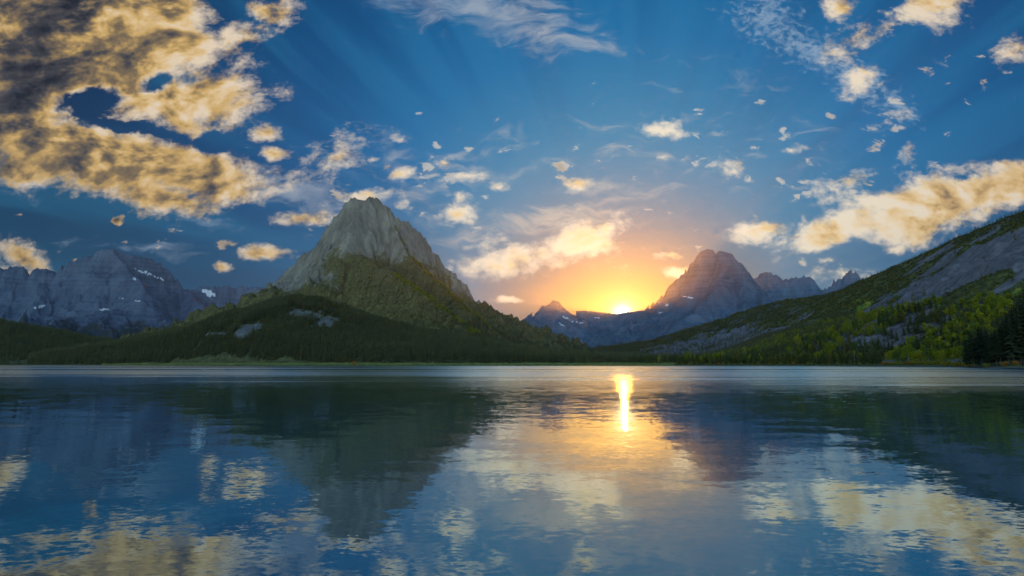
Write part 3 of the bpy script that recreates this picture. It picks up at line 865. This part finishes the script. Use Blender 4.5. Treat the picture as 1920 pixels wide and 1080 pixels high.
# ------------------------------------------------------------------ plants
def leaf_mat(name, a, b, c=None, trans=0.3):
    mt = bpy.data.materials.new(name)
    mt.use_nodes = True
    mt.node_tree.nodes.clear()
    n = NT(mt.node_tree)
    oi = n.new('ShaderNodeObjectInfo')
    g = n.new('ShaderNodeNewGeometry')
    tcx = n.new('ShaderNodeTexCoord')
    nz = n.noise(tcx.outputs['Object'], 0.9, 4, 0.6)
    col_ = n.mix(oi.outputs['Random'], a, b)
    if c is not None:
        col_ = n.mix(n.mapr(n.m('FRACT', n.m('MULTIPLY', oi.outputs['Random'], 7.31)), 0.72, 0.8), col_, c)
    col_ = n.mix(n.mapr(nz, 0.38, 0.62), col_, n.mix(1.0, col_, (0.82, 0.84, 0.82), 'MULTIPLY'))
    d = n.new('ShaderNodeBsdfDiffuse'); n.put(d.inputs[0], col_)
    tr = n.new('ShaderNodeBsdfTranslucent'); n.put(tr.inputs[0], n.mix(1.0, col_, (1.5, 1.35, 0.6), 'MULTIPLY'))
    mx = n.new('ShaderNodeMixShader'); mx.inputs[0].default_value = trans
    mt.node_tree.links.new(d.outputs[0], mx.inputs[1]); mt.node_tree.links.new(tr.outputs[0], mx.inputs[2])
    o = n.new('ShaderNodeOutputMaterial'); mt.node_tree.links.new(mx.outputs[0], o.inputs[0])
    return mt


def bark_mat(name, a):
    mt = bpy.data.materials.new(name); mt.use_nodes = True
    n = NT(mt.node_tree)
    bs = mt.node_tree.nodes['Principled BSDF']
    tcx = n.new('ShaderNodeTexCoord')
    nz = n.noise(n.mapping(tcx.outputs['Object'], scale=(6, 6, 1)), 2.0, 5, 0.6)
    n.put(bs.inputs['Base Color'], n.mix(nz, tuple(c * 0.5 for c in a), a))
    bs.inputs['Roughness'].default_value = 0.9
    return mt


L_pine = leaf_mat('needles', (0.090, 0.115, 0.036), (0.150, 0.155, 0.045), (0.19, 0.165, 0.04), 0.4)
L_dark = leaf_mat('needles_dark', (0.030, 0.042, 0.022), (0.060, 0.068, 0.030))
L_far = leaf_mat('needles_far', (0.125, 0.130, 0.068), (0.180, 0.170, 0.085), (0.22, 0.19, 0.07), 0.45)
L_aspen = leaf_mat('aspen_leaves', (0.24, 0.27, 0.025), (0.40, 0.37, 0.03), (0.14, 0.19, 0.04), 0.55)
L_shrub = leaf_mat('shrub_leaves', (0.36, 0.25, 0.025), (0.22, 0.27, 0.035), (0.40, 0.18, 0.03), 0.35)
L_reed = leaf_mat('reed_blades', (0.24, 0.28, 0.09), (0.34, 0.36, 0.14), (0.17, 0.21, 0.07), 0.3)
L_brush = leaf_mat('brush_leaves', (0.085, 0.105, 0.030), (0.160, 0.150, 0.035), (0.28, 0.21, 0.03), 0.3)
B_bark = bark_mat('bark', (0.13, 0.10, 0.08))
B_pale = bark_mat('pale_bark', (0.42, 0.40, 0.36))


def mesh_from(name, V, Fc, mat):
    me = bpy.data.meshes.new(name)
    me.from_pydata([tuple(v) for v in V], [], Fc)
    me.materials.append(mat)
    return me


def trunk_mesh(h, r, bark, rng, lean=0.02, limbs=0):
    V, Fc = [], []
    def tube(p0, p1, r0, r1, k=6):
        a = Vector(p0); b = Vector(p1); dn = (b - a).normalized()
        s = dn.orthogonal().normalized(); t = dn.cross(s)
        o = len(V)
        for p, rr in ((a, r0), (b, r1)):
            for i in range(k):
                an = 2 * math.pi * i / k
                V.append(p + s * math.cos(an) * rr + t * math.sin(an) * rr)
        for i in range(k):
            Fc.append((o + i, o + (i + 1) % k, o + k + (i + 1) % k, o + k + i))
    N = 5
    pts = [(rng.uniform(-lean, lean) * h * (i / N), rng.uniform(-lean, lean) * h * (i / N), -0.6 + (h + 0.6) * i / N) for i in range(N + 1)]
    for i in range(N):
        tube(pts[i], pts[i + 1], r * (1 - 0.85 * i / N), r * (1 - 0.85 * (i + 1) / N))
    for i in range(limbs):
        z = h * rng.uniform(0.3, 0.8); an = rng.uniform(0, 6.28); L = h * rng.uniform(0.15, 0.3)
        tube((0, 0, z), (math.cos(an) * L, math.sin(an) * L, z + L * 0.7), r * 0.35, r * 0.08, 4)
    return mesh_from('trunk', V, Fc, bark)


def conifer_crown(seed, h=1.0, base=0.12, rad=0.17, whorls=16, per=9, mat=None, twigs=True, ragged=0.3):
    rng = random.Random(seed)
    V, Fc = [], []
    for k in range(whorls):
        t = k / (whorls - 1)
        z = h * (base + (1 - base) * t ** 0.92) - 0.01 * h
        prof = (1 - t) ** 0.85 * (0.62 + 0.38 * math.sin(min(1, (t + 0.08) * 4.5) * math.pi / 2)) + 0.012
        for j in range(per):
            if rng.random() < ragged * 0.45:
                continue
            an = 2 * math.pi * (j + rng.random() * 0.8) / per + k * 0.7
            L = h * rad * prof * rng.uniform(1 - ragged, 1 + ragged * 0.6)
            dr = L * rng.uniform(0.25, 0.55)
            zz = z + rng.uniform(-0.4, 0.4) * h / whorls
            ca, sa = math.cos(an), math.sin(an)
            wd = L * rng.uniform(0.22, 0.36) + 0.004 * h
            o = len(V)
            V += [(0, 0, zz + 0.02 * h), (ca * L * 0.55 - sa * wd, sa * L * 0.55 + ca * wd, zz - dr * 0.55), (ca * L, sa * L, zz - dr),
                  (ca * L * 0.55 + sa * wd, sa * L * 0.55 - ca * wd, zz - dr * 0.55), (ca * L * 0.5, sa * L * 0.5, zz - dr * 0.15)]
            Fc += [(o, o + 1, o + 4), (o + 1, o + 2, o + 4), (o + 4, o + 2, o + 3), (o, o + 4, o + 3)]
            if twigs:
                for q in range(3):
                    f = rng.uniform(0.35, 0.95); sgn = rng.choice((-1, 1)); l2 = L * 0.28
                    bx, by, bz = ca * L * f, sa * L * f, zz - dr * f + 0.01 * h
                    ex, ey = -sa * sgn, ca * sgn
                    o = len(V)
                    V += [(bx, by, bz), (bx + ex * l2 + ca * l2 * 0.6, by + ey * l2 + sa * l2 * 0.6, bz - l2 * rng.uniform(0.2, 0.9)), (bx + ca * l2 * 0.8, by + sa * l2 * 0.8, bz - l2 * 0.1)]
                    Fc.append((o, o + 1, o + 2))
    o = len(V)
    V.append((0, 0, h)); V += [(0.02 * h * math.cos(a), 0.02 * h * math.sin(a), h * 0.86) for a in (0, 2.1, 4.2)]
    Fc += [(o, o + 1, o + 2), (o, o + 2, o + 3), (o, o + 3, o + 1)]
    return mesh_from('crown', V, Fc, mat)


def leafy_crown(seed, h=1.0, w=0.35, z0=0.25, n_=420, ls=0.05, lobes=6, mat=None, flat=1.0):
    rng = random.Random(seed)
    V, Fc = [], []
    lb = []
    for i in range(lobes):
        an = rng.uniform(0, 6.28); rr = w * rng.uniform(0.1, 0.55)
        zc = z0 + (1 - z0) * rng.uniform(0.25, 0.8)
        lb.append((rr * math.cos(an), rr * math.sin(an), zc, w * rng.uniform(0.38, 0.62), (1 - z0) * rng.uniform(0.2, 0.34)))
    lb.append((0, 0, 1 - (1 - z0) * 0.28, w * 0.45, (1 - z0) * 0.28))
    for i in range(n_):
        cx, cy, cz, rx, rz = rng.choice(lb)
        while True:
            x, y, z = (rng.uniform(-1, 1) for _ in range(3))
            q = x * x + y * y + z * z
            if 0.25 < q < 1:
                break
        s = 1.0 / math.sqrt(q) * rng.uniform(0.75, 1.05)
        p = Vector((cx + x * s * rx, cy + y * s * rx, (cz + z * s * rz))) * h
        nv = Vector((rng.gauss(0, 1), rng.gauss(0, 1), rng.gauss(0.3, 1))).normalized()
        a = nv.orthogonal().normalized() * ls * h * rng.uniform(0.6, 1.3); b = nv.cross(a)
        o = len(V)
        V += [p - a - b * 0.6, p + a - b * 0.5, p + a * 0.8 + b * 0.7, p - a * 0.7 + b * 0.8]
        Fc.append((o, o + 1, o + 2, o + 3))
    return mesh_from('crown', V, Fc, mat)


def make_tree(name, crown, trunk):
    t = bpy.data.objects.new(name, None)
    COL.objects.link(t)
    t.empty_display_size = 0.5
    link('crown', crown, None, t)
    if trunk is not None:
        link('trunk', trunk, None, t)
    return t


def copy_tree(src):
    r = src.copy(); COL.objects.link(r)
    for ch in src.children:
        c = ch.copy(); COL.objects.link(c); c.parent = r
        c.matrix_parent_inverse = ch.matrix_parent_inverse.copy()
    return r


PROTO = {}


def proto_meshes(kind):
    if kind in PROTO:
        return PROTO[kind]
    rng = random.Random(hash(kind) % 1000 if False else sum(map(ord, kind)))
    out = []
    for i in range(4):
        if kind == 'pine':
            out.append((conifer_crown(10 + i, 1, 0.10 + 0.04 * i, 0.165 + 0.015 * (i % 3), 17, 9, L_pine), trunk_mesh(0.96, 0.014, B_bark, rng, 0.006)))
        elif kind == 'dark':
            out.append((conifer_crown(30 + i, 1, 0.16 + 0.05 * i, 0.16 + 0.02 * (i % 2), 18, 10, L_dark, ragged=0.42), trunk_mesh(0.96, 0.015, B_bark, rng, 0.006)))
        elif kind == 'aspen':
            out.append((leafy_crown(50 + i, 1, 0.33, 0.2, 460, 0.035, 7, L_aspen), trunk_mesh(0.85, 0.018, B_pale, rng, 0.012, 6)))
        elif kind == 'bush':
            out.append((leafy_crown(70 + i, 1, 0.8, 0.0, 300, 0.075, 7, L_shrub), trunk_mesh(0.5, 0.03, B_bark, rng, 0.05, 5)))
        elif kind == 'snag':
            out.append((conifer_crown(90 + i, 1, 0.3, 0.07, 9, 4, B_pale, twigs=False, ragged=0.7), trunk_mesh(0.98, 0.012, B_pale, rng, 0.01, 5)))
    PROTO[kind] = out
    return out


SRC = {}


def plant(kind, name, x, y, z, h, label, group, wide=1.0, rot=None):
    i = random.randrange(4)
    key = (kind, i, name)
    if key not in SRC:
        c, t = proto_meshes(kind)[i]
        o = SRC[key] = make_tree(name, c, t)
    else:
        o = copy_tree(SRC[key])
    o.location = (x, y, z)
    o.rotation_euler = (0, 0, random.uniform(0, 6.28) if rot is None else rot)
    o.scale = (h * wide, h * wide, h)
    o['label'] = label
    o['category'] = 'shrub' if kind == 'bush' else 'tree'
    if group:
        o['group'] = group
    elif 'group' in o:
        del o['group']
    return o


def gz(x, y):
    xx = np.array([[float(x)]]); yy = np.array([[float(y)]])
    z = ground_z(xx, yy)
    for m in (altyn, bench, left_hill, grinnell):
        z = np.maximum(z, m.height(xx, yy))
    return float(z[0, 0])


def gzs(x, y):
    z = ground_z(x, y)
    for m in (altyn, bench, left_hill, grinnell):
        z = np.maximum(z, m.height(x, y))
    return z


def spot(px, Y):
    """world x,y on the ground in the direction px at depth Y"""
    dx, dy, _ = ray(px, 682)
    return dx / dy * Y, Y


TAKEN = []          # spots of individual trees, kept free of the mass


def put(kind, name, px, Y, h, label, group=None, wide=1.0):
    x, y = spot(px, Y)
    TAKEN.append((x, y))
    return plant(kind, name, x, y, gz(x, y) - 0.15, h, label, group, wide)


# --- the dark stand at the right end of the shore
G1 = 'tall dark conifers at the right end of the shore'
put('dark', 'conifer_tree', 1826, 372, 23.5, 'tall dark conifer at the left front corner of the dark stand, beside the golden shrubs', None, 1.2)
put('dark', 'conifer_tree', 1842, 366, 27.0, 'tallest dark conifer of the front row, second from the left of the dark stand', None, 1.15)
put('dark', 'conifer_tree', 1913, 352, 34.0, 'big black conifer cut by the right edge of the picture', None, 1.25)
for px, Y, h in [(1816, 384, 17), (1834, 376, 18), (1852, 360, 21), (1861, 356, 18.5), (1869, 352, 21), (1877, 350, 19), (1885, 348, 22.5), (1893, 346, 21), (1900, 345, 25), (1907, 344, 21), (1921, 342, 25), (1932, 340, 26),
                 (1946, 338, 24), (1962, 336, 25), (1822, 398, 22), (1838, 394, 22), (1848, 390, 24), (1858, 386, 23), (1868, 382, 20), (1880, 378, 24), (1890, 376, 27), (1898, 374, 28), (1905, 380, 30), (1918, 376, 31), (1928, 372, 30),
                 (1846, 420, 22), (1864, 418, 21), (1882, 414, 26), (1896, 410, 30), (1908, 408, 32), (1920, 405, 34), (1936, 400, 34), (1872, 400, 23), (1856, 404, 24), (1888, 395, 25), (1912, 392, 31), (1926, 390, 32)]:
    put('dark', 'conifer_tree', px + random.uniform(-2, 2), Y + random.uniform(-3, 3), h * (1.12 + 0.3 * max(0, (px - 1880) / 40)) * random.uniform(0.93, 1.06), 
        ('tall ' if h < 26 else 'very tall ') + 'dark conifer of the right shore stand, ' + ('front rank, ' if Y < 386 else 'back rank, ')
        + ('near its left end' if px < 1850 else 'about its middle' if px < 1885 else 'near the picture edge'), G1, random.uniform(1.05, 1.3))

# --- yellow green aspens
put('aspen', 'aspen_tree', 1704, 530, 19, 'tall pointed yellow green tree behind the middle of the golden shore shrubs', None, 0.95)
put('aspen', 'aspen_tree', 1556, 640, 22, 'large bright yellow tree standing out of the green forest left of the golden shrubs', None, 1.2)
put('aspen', 'aspen_tree', 1237, 690, 11, 'small narrow green tree at the shore just right of the sun', None, 0.7)
put('aspen', 'aspen_tree', 1815, 420, 15, 'yellow green tree pressed against the left side of the dark conifer stand', None, 0.9)
for px, Y, h in [(1672, 545, 14), (1682, 540, 13), (1722, 515, 14), (1742, 500, 14), (1750, 498, 13), (1760, 490, 13.5), (1768, 484, 12.5), (1778, 476, 12.5), (1786, 470, 13), (1795, 462, 14), (1803, 452, 15), (1733, 508, 12), (1713, 520, 12)]:
    put('aspen', 'aspen_tree', px, Y + random.uniform(-4, 4), h * random.uniform(0.9, 1.1), ('taller ' if h > 13.4 else 'shorter ') + 'yellow green tree in the row behind the golden shrubs, ' + ('toward its left end' if px < 1735 else 'toward the dark stand'), 'yellow green trees behind the golden shrubs', random.uniform(0.9, 1.25))
for px, Y, h in [(1568, 655, 18), (1578, 662, 17), (1545, 690, 18), (1592, 700, 17), (1605, 640, 14), (1520, 700, 16), (1500, 720, 17), (1480, 690, 15), (1620, 720, 19), (1634, 715, 18), (1650, 700, 16), (1532, 640, 13), (1470, 660, 13), (1612, 600, 11), (1350, 700, 15),
                 (1340, 705, 14), (1358, 715, 16), (1290, 720, 14), (1640, 610, 11)]:
    put('aspen', 'aspen_tree', px, Y, h * random.uniform(0.9, 1.15), ('tall ' if h > 16 else 'low ') + 'yellow green tree among the shore conifers ' + ('right of the sun' if px < 1400 else 'left of the large bright yellow tree' if px < 1556 else 'right of the large bright yellow tree'), 'yellow green trees scattered in the shore forest', random.uniform(0.9, 1.2))

# --- golden shrubs on the shore
for i in range(46):
    px = 1655 + (1818 - 1655) * (i + random.random()) / 46
    Ys = float(np.interp(px, [1640, 1700, 1760, 1800, 1850], [538, 497, 449, 402, 352]))
    put('bush', 'shrub', px, Ys + random.uniform(5, 26), random.uniform(1.9, 3.6), 'low golden shrub on the right shore ' + ('at the left end of the golden row' if px < 1695 else 'in front of the tall pointed yellow green tree' if px < 1735 else 'in front of the low yellow green row' if px < 1785 else 'against the dark conifer stand'), 'golden shrubs on the right shore', random.uniform(0.9, 1.3))
for i in range(40):
    px = 1230 + (1655 - 1230) * (i + random.random()) / 40
    Ys = float(np.interp(px, [1200, 1350, 1450, 1580, 1700], [672, 648, 618, 568, 497]))
    put('bush', 'shrub', px, Ys + random.uniform(3, 14), random.uniform(1.4, 3.0), 'small rounded shrub at the water line ' + ('just right of the sun reflection' if px < 1300 else 'under the peak right of the sun' if px < 1380 else 'under the far blue ridge' if px < 1500 else 'under the large bright yellow tree' if px < 1590 else 'left of the golden shrubs'), 'shrubs below the green shore forest', random.uniform(0.8, 1.2))
put('bush', 'shrub', 663, 724, 6.0, 'single round green bush on the pale reed bank under the pyramid peak', None, 0.7)
for px in (1772, 1851, 1884, 1905):
    Ys = float(np.interp(px, [1700, 1760, 1800, 1850, 1880, 1920], [497, 449, 402, 352, 337, 329]))
    put('bush', 'shrub', px, Ys + 6, 2.6, 'low shrub at the foot of the dark conifer stand', 'shrubs under the dark conifers', 1.2)
put('snag', 'dead_tree', 1766, 560, 17, 'bare pale dead trunk standing in front of the dark conifers behind the yellow row')
put('snag', 'dead_tree', 1603, 585, 11, 'thin bare pale dead trunk at the shore left of the golden shrubs')

# --- front rows of the green shore forest: individual conifers
G3 = 'green conifers in the front rows of the shore forest'
cnt = 0
for row in range(4):
    px = 1190.0
    while px < 1812 and cnt < 214:
        base = float(np.interp(px, [1150, 1350, 1450, 1580, 1700, 1760, 1812], [676, 652, 622, 574, 515, 475, 432]))
        Y = base + 14 + row * 24 + random.uniform(-8, 8)
        if px > 1655:
            Y += 62 + row * 8
        h = random.uniform(10, 16) + row * 1.2
        if px < 1330:
            h *= 0.85
        x, y = spot(px, Y)
        if min(math.hypot(x - a, y - b) for a, b in TAKEN) > 2.6:
            wide = random.uniform(1.15, 1.6)
            size = 'tall' if h > (13.6 + row * 1.2) * (0.85 if px < 1330 else 1) else ('short' if h < (12.0 + row * 1.2) * (0.85 if px < 1330 else 1) else 'middling')
            form = 'slim' if wide < 1.36 else 'broad'
            rank = ('front row', 'second row', 'third row', 'back row')[row]
            if px < 1430:
                where = ('just right of the sun', 'below the peak right of the sun', 'below the far blue ridge')[min(2, int((px - 1190) / 80))]
                gp = 'conifers of the shore forest right of the sun'
            elif px < 1655:
                where = ('left of the large yellow tree', 'beside the large yellow tree', 'left of the golden shrubs')[min(2, int((px - 1430) / 75))]
                gp = 'conifers of the middle shore forest'
            else:
                where = ('behind the yellow green row, left half', 'behind the yellow green row, right half')[int(px > 1735)]
                gp = 'conifers behind the yellow green row'
            put('pine', 'conifer_tree', px, Y, h, f'{size} {form} green conifer in the {rank} {where}', gp, wide)
            cnt += 1
        px += random.uniform(7, 15) * (1 if px > 1400 else 1.15)


# --- the forest mass
def far_conifer(seed, mat):
    me = conifer_crown(seed, 1, 0.06, 0.19, 8, 7, mat, twigs=False, ragged=0.3)
    return me


def scatter(name, meshes, P_, S_, W_, label, kind='stuff', mat=None):
    """one object: a cloud of points, each carrying one of a few small plants (geometry nodes)"""
    nP = len(P_)
    me = bpy.data.meshes.new(name)
    me.vertices.add(nP)
    me.vertices.foreach_set('co', P_.astype(np.float32).ravel())
    for k, v in (('hgt', S_), ('wid', W_), ('rot', RNG.uniform(0, 6.28, nP)), ('pick', RNG.integers(0, len(meshes), nP).astype(float))):
        a = me.attributes.new(k, 'FLOAT', 'POINT'); a.data.foreach_set('value', np.asarray(v, np.float32))
    ob = link(name, me, None, kind=kind, label=label)
    ng = bpy.data.node_groups.new(name, 'GeometryNodeTree')
    ng.interface.new_socket('Geometry', in_out='INPUT', socket_type='NodeSocketGeometry')
    ng.interface.new_socket('Geometry', in_out='OUTPUT', socket_type='NodeSocketGeometry')
    nn, ll = ng.nodes, ng.links
    gi = nn.new('NodeGroupInput'); go = nn.new('NodeGroupOutput'); jn = nn.new('GeometryNodeJoinGeometry')
    def na(nm):
        q = nn.new('GeometryNodeInputNamedAttribute'); q.data_type = 'FLOAT'; q.inputs[0].default_value = nm
        return q.outputs[0]
    h_, w_, r_, p_ = na('hgt'), na('wid'), na('rot'), na('pick')
    cs = nn.new('ShaderNodeCombineXYZ'); ll.new(w_, cs.inputs[0]); ll.new(w_, cs.inputs[1]); ll.new(h_, cs.inputs[2])
    cr = nn.new('ShaderNodeCombineXYZ'); ll.new(r_, cr.inputs[2])
    for i, m_ in enumerate(meshes):
        po = bpy.data.objects.new(name + '_kind', m_)
        oi = nn.new('GeometryNodeObjectInfo'); oi.inputs['Object'].default_value = po
        cmpn = nn.new('FunctionNodeCompare'); cmpn.data_type = 'FLOAT'; cmpn.operation = 'EQUAL'
        ll.new(p_, cmpn.inputs[0]); cmpn.inputs[1].default_value = float(i); cmpn.inputs['Epsilon'].default_value = 0.1
        ip = nn.new('GeometryNodeInstanceOnPoints')
        ll.new(gi.outputs[0], ip.inputs['Points']); ll.new(cmpn.outputs[0], ip.inputs['Selection'])
        ll.new(oi.outputs['Geometry'], ip.inputs['Instance'])
        ll.new(cr.outputs[0], ip.inputs['Rotation']); ll.new(cs.outputs[0], ip.inputs['Scale'])
        ll.new(ip.outputs[0], jn.inputs[0])
    ll.new(jn.outputs[0], go.inputs[0])
    md = ob.modifiers.new('plants', 'NODES'); md.node_group = ng
    return ob


def sample_area(px0, px1, R0, R1, N):
    u = (RNG.uniform(px0, px1, N) - 960) / F_PX
    az = np.arctan(u)
    R = np.sqrt(RNG.uniform(R0 * R0, R1 * R1, N))
    return R * np.sin(az), R * np.cos(az)


def clear_of_shore(X, Y):
    """how far from the water the closed forest begins"""
    PX = 960 + X / np.maximum(Y, 1) * F_PX * 0.99
    return np.where(PX < 1180, 30 + 14 * fbm(X / 40, Y / 40, 3, 77) - 14 * sstep(420, 230, PX), np.where(PX > 1640, 110 - 20 * sstep(1780, 1830, PX), 62))


def forest_points(m, px0, px1, R0, R1, N, zmin=0.9):
    X, Y = sample_area(px0, px1, R0, R1, N)
    Z = m.height(X, Y)
    zo = ground_z(X, Y)
    for o_ in (altyn, bench, left_hill, grinnell):
        if o_ is not m:
            zo = np.maximum(zo, o_.height(X, Y))
    _, tr = masks(m, X, Y, Z)
    k = (Z > zo - 0.5) & (Z > zmin) & (RNG.random(N) < tr) & (shore_dist(X, Y) > clear_of_shore(X, Y))
    return np.stack([X, Y, Z], -1)[k]


def floor_points(px0, px1, R0, R1, N):
    """forest on the flat behind the shore"""
    X, Y = sample_area(px0, px1, R0, R1, N)
    sd = shore_dist(X, Y); Z = ground_z(X, Y)
    top = np.full(X.shape, -99.0)
    for o_ in (altyn, bench, left_hill, grinnell):
        top = np.maximum(top, o_.height(X, Y))
    k = (top < Z) & (sd > clear_of_shore(X, Y))
    return np.stack([X, Y, Z], -1)[k]


protos = [far_conifer(200 + i, L_far) for i in range(7)]
pts = [forest_points(bench, 60, 1330, 740, 1900, 150000), forest_points(left_hill, -420, 480, 850, 2600, 60000), forest_points(grinnell, 250, 1240, 900, 3000, 70000),
       forest_points(altyn, 1050, 2050, 330, 2700, 110000), floor_points(-300, 2050, 340, 2300, 50000)]
pts = np.concatenate(pts + [forest_points(bench, 200, 900, 800, 1150, 26000)])
tk = np.array(TAKEN)
near = np.hypot(pts[:, 0], pts[:, 1]) < 900
keep = np.ones(len(pts), bool)
idx = np.where(near)[0]
dd = np.min(np.hypot(pts[idx, 0][:, None] - tk[None, :, 0], pts[idx, 1][:, None] - tk[None, :, 1]), axis=1)
keep[idx] = dd > 3.0
pts = pts[keep]
hh_ = RNG.uniform(7.5, 14.5, len(pts)) * np.where(pts[:, 2] > 130, 0.8, 1.0)
hh_ *= np.where(RNG.random(len(pts)) < 0.06, 1.25, 1.0)
ww_ = hh_ * RNG.uniform(1.0, 1.55, len(pts))
pts[:, 2] -= 0.4
print('forest trees', len(pts))
scatter('forest', protos, pts, hh_, ww_, 'dense conifer forest covering the valley floor and the lower slopes round the lake')

# yellow green trees lit along the crest of the bench and mixed into the right hand forest
asp = [leafy_crown(300 + i, 1, 0.34, 0.12, 60, 0.10, 5, L_aspen) for i in range(3)]
X, Y = sample_area(1280, 1900, 480, 1200, 9000)
Z = altyn.height(X, Y); zg = ground_z(X, Y); sd = shore_dist(X, Y)
Zt = np.maximum(Z, zg)
pn = fbm(X / 60, Y / 60, 3, 501)
k = (sd > 66) & (pn > 0.0) & (Zt < 75)
A1 = np.stack([X, Y, Zt], -1)[k][:1300]


def skyline(m, trace, n_, R0, R1, jit=6.0):
    """points on the crest of a spur: along each bearing the place that stands highest against the land behind"""
    tx, tr = zip(*trace)
    u = RNG.uniform(tx[0], tx[-1], n_)
    Rm = np.interp(u, tx, tr)
    az = np.arctan((u - 960) / F_PX)
    rr = np.linspace(-150, 150, 61)
    RR = Rm[:, None] + rr[None, :]
    X_ = RR * np.sin(az)[:, None]; Y_ = RR * np.cos(az)[:, None]
    e = (m.height(X_, Y_) - CAM_H) / RR
    b_ = np.argmax(e - np.abs(rr)[None, :] * 2e-5, axis=1)
    k_ = np.arange(n_)
    x_ = X_[k_, b_] + RNG.normal(0, jit, n_); y_ = Y_[k_, b_] + RNG.normal(0, jit, n_)
    return np.stack([x_, y_, m.height(x_, y_) - 0.3], -1)


A2 = skyline(bench, [(530, 1118), (590, 1080), (660, 1040), (740, 1000)], 300, 0, 0, 5)
A3 = np.concatenate([skyline(grinnell, [(735, 2560), (770, 2450), (830, 2000), (880, 1710), (915, 1560)], 800, 0, 0, 6),  # plants added along the spur crests to catch the low sun as golden lines
                     skyline(grinnell, [(735, 2040), (800, 1650), (860, 1380), (900, 1220)], 700, 0, 0, 5)])
hs_ = np.concatenate([RNG.uniform(6, 11, len(A1)), RNG.uniform(4, 8, len(A2)), RNG.uniform(4, 8, len(A3))])
scatter('aspen_thicket', asp, np.concatenate([A1, A2, A3]), hs_, hs_ * RNG.uniform(0.9, 1.3, len(hs_)), 'yellow green aspens on the bench crest and in gaps of the conifer forest')

# low brush on the green parts of the right hand slope
brush = [leafy_crown(330 + i, 1, 0.9, 0.0, 34, 0.22, 4, L_brush) for i in range(3)]
X, Y = sample_area(1180, 2050, 420, 2400, 130000)
Z = altyn.height(X, Y)
mk, _ = masks(altyn, X, Y, Z)
k = (Z > ground_z(X, Y)) & (Z > 14) & (RNG.random(len(X)) < np.clip(mk['veg'] - 0.8 * mk['scree'], 0.02, 1) ** 1.5) & (fbm(X / 22, Y / 22, 4, 611) > -0.12)
BP = np.stack([X, Y, Z], -1)[k]
X, Y = sample_area(420, 1150, 1000, 2750, 90000)
Z = grinnell.height(X, Y)
mk, _ = masks(grinnell, X, Y, Z)
k = (Z > ground_z(X, Y)) & (Z > bench.height(X, Y)) & (RNG.random(len(X)) < mk['veg'] ** 2) & (fbm(X / 45, Y / 45, 5, 633, 0.6) > 0.02)
BP = np.concatenate([BP, np.stack([X, Y, Z], -1)[k]])
bs_ = RNG.uniform(1.2, 3.2, len(BP)) * np.clip(np.hypot(BP[:, 0], BP[:, 1]) / 1200, 0.7, 1.5)
scatter('shrubbery', brush, BP, bs_ * 0.8, bs_, 'low green and gold brush over the right hand slope')

# reed bank along the far shore
reed = []
for i in range(3):
    rng = random.Random(400 + i); V, Fc = [], []
    for q in range(46):
        an = rng.uniform(0, 6.28); rr = rng.uniform(0, 1) ** 0.5; x, y = rr * math.cos(an), rr * math.sin(an); hh = rng.uniform(0.5, 1.0) * (1 - 0.4 * rr)
        a2 = rng.uniform(0, 3.14); wx, wy = 0.05 * math.cos(a2), 0.05 * math.sin(a2); o = len(V)
        V += [(x - wx, y - wy, -0.1), (x + wx, y + wy, -0.1), (x + rng.uniform(-.3, .3), y + rng.uniform(-.3, .3), hh)]
        Fc.append((o, o + 1, o + 2))
    reed.append(mesh_from('reed', V, Fc, L_reed))
X, Y = sample_area(200, 1260, 640, 1150, 90000)
sd = shore_dist(X, Y)
PX = 960 + X / Y * F_PX
wdt = 26 + 14 * fbm(X / 40, Y / 40, 3, 77) - 16 * sstep(420, 230, PX)
k = (sd > 1.5) & (sd < wdt)
RP = np.stack([X, Y, ground_z(X, Y)], -1)[k][:14000]
scatter('reeds', reed, RP, RNG.uniform(1.8, 3.8, len(RP)), RNG.uniform(1.5, 3.0, len(RP)), 'pale green reed bank along the far shore', mat=L_reed)


# ------------------------------------------------------------------ haze
hm = bpy.data.materials.new('haze_air')
hm.use_nodes = True
hm.node_tree.nodes.clear()
n = NT(hm.node_tree)
pv = n.new('ShaderNodeVolumePrincipled')
pv.inputs['Color'].default_value = (0.42, 0.70, 1.0, 1)
pv.inputs['Density'].default_value = 3.1e-5
pv.inputs['Anisotropy'].default_value = 0.85
ho = n.new('ShaderNodeOutputMaterial')
hm.node_tree.links.new(pv.outputs[0], ho.inputs['Volume'])
xa, xb, ya, yb, za, zb = -15000, 15000, -15000, 15000, -5.0, 1600.0
hv = [(x, y, z) for z in (za, zb) for y in (ya, yb) for x in (xa, xb)]
hf = [(0, 2, 3, 1), (4, 5, 7, 6), (0, 1, 5, 4), (2, 6, 7, 3), (0, 4, 6, 2), (1, 3, 7, 5)]
hme = bpy.data.meshes.new('haze'); hme.from_pydata(hv, [], hf)
link('haze', hme, hm, kind='stuff')
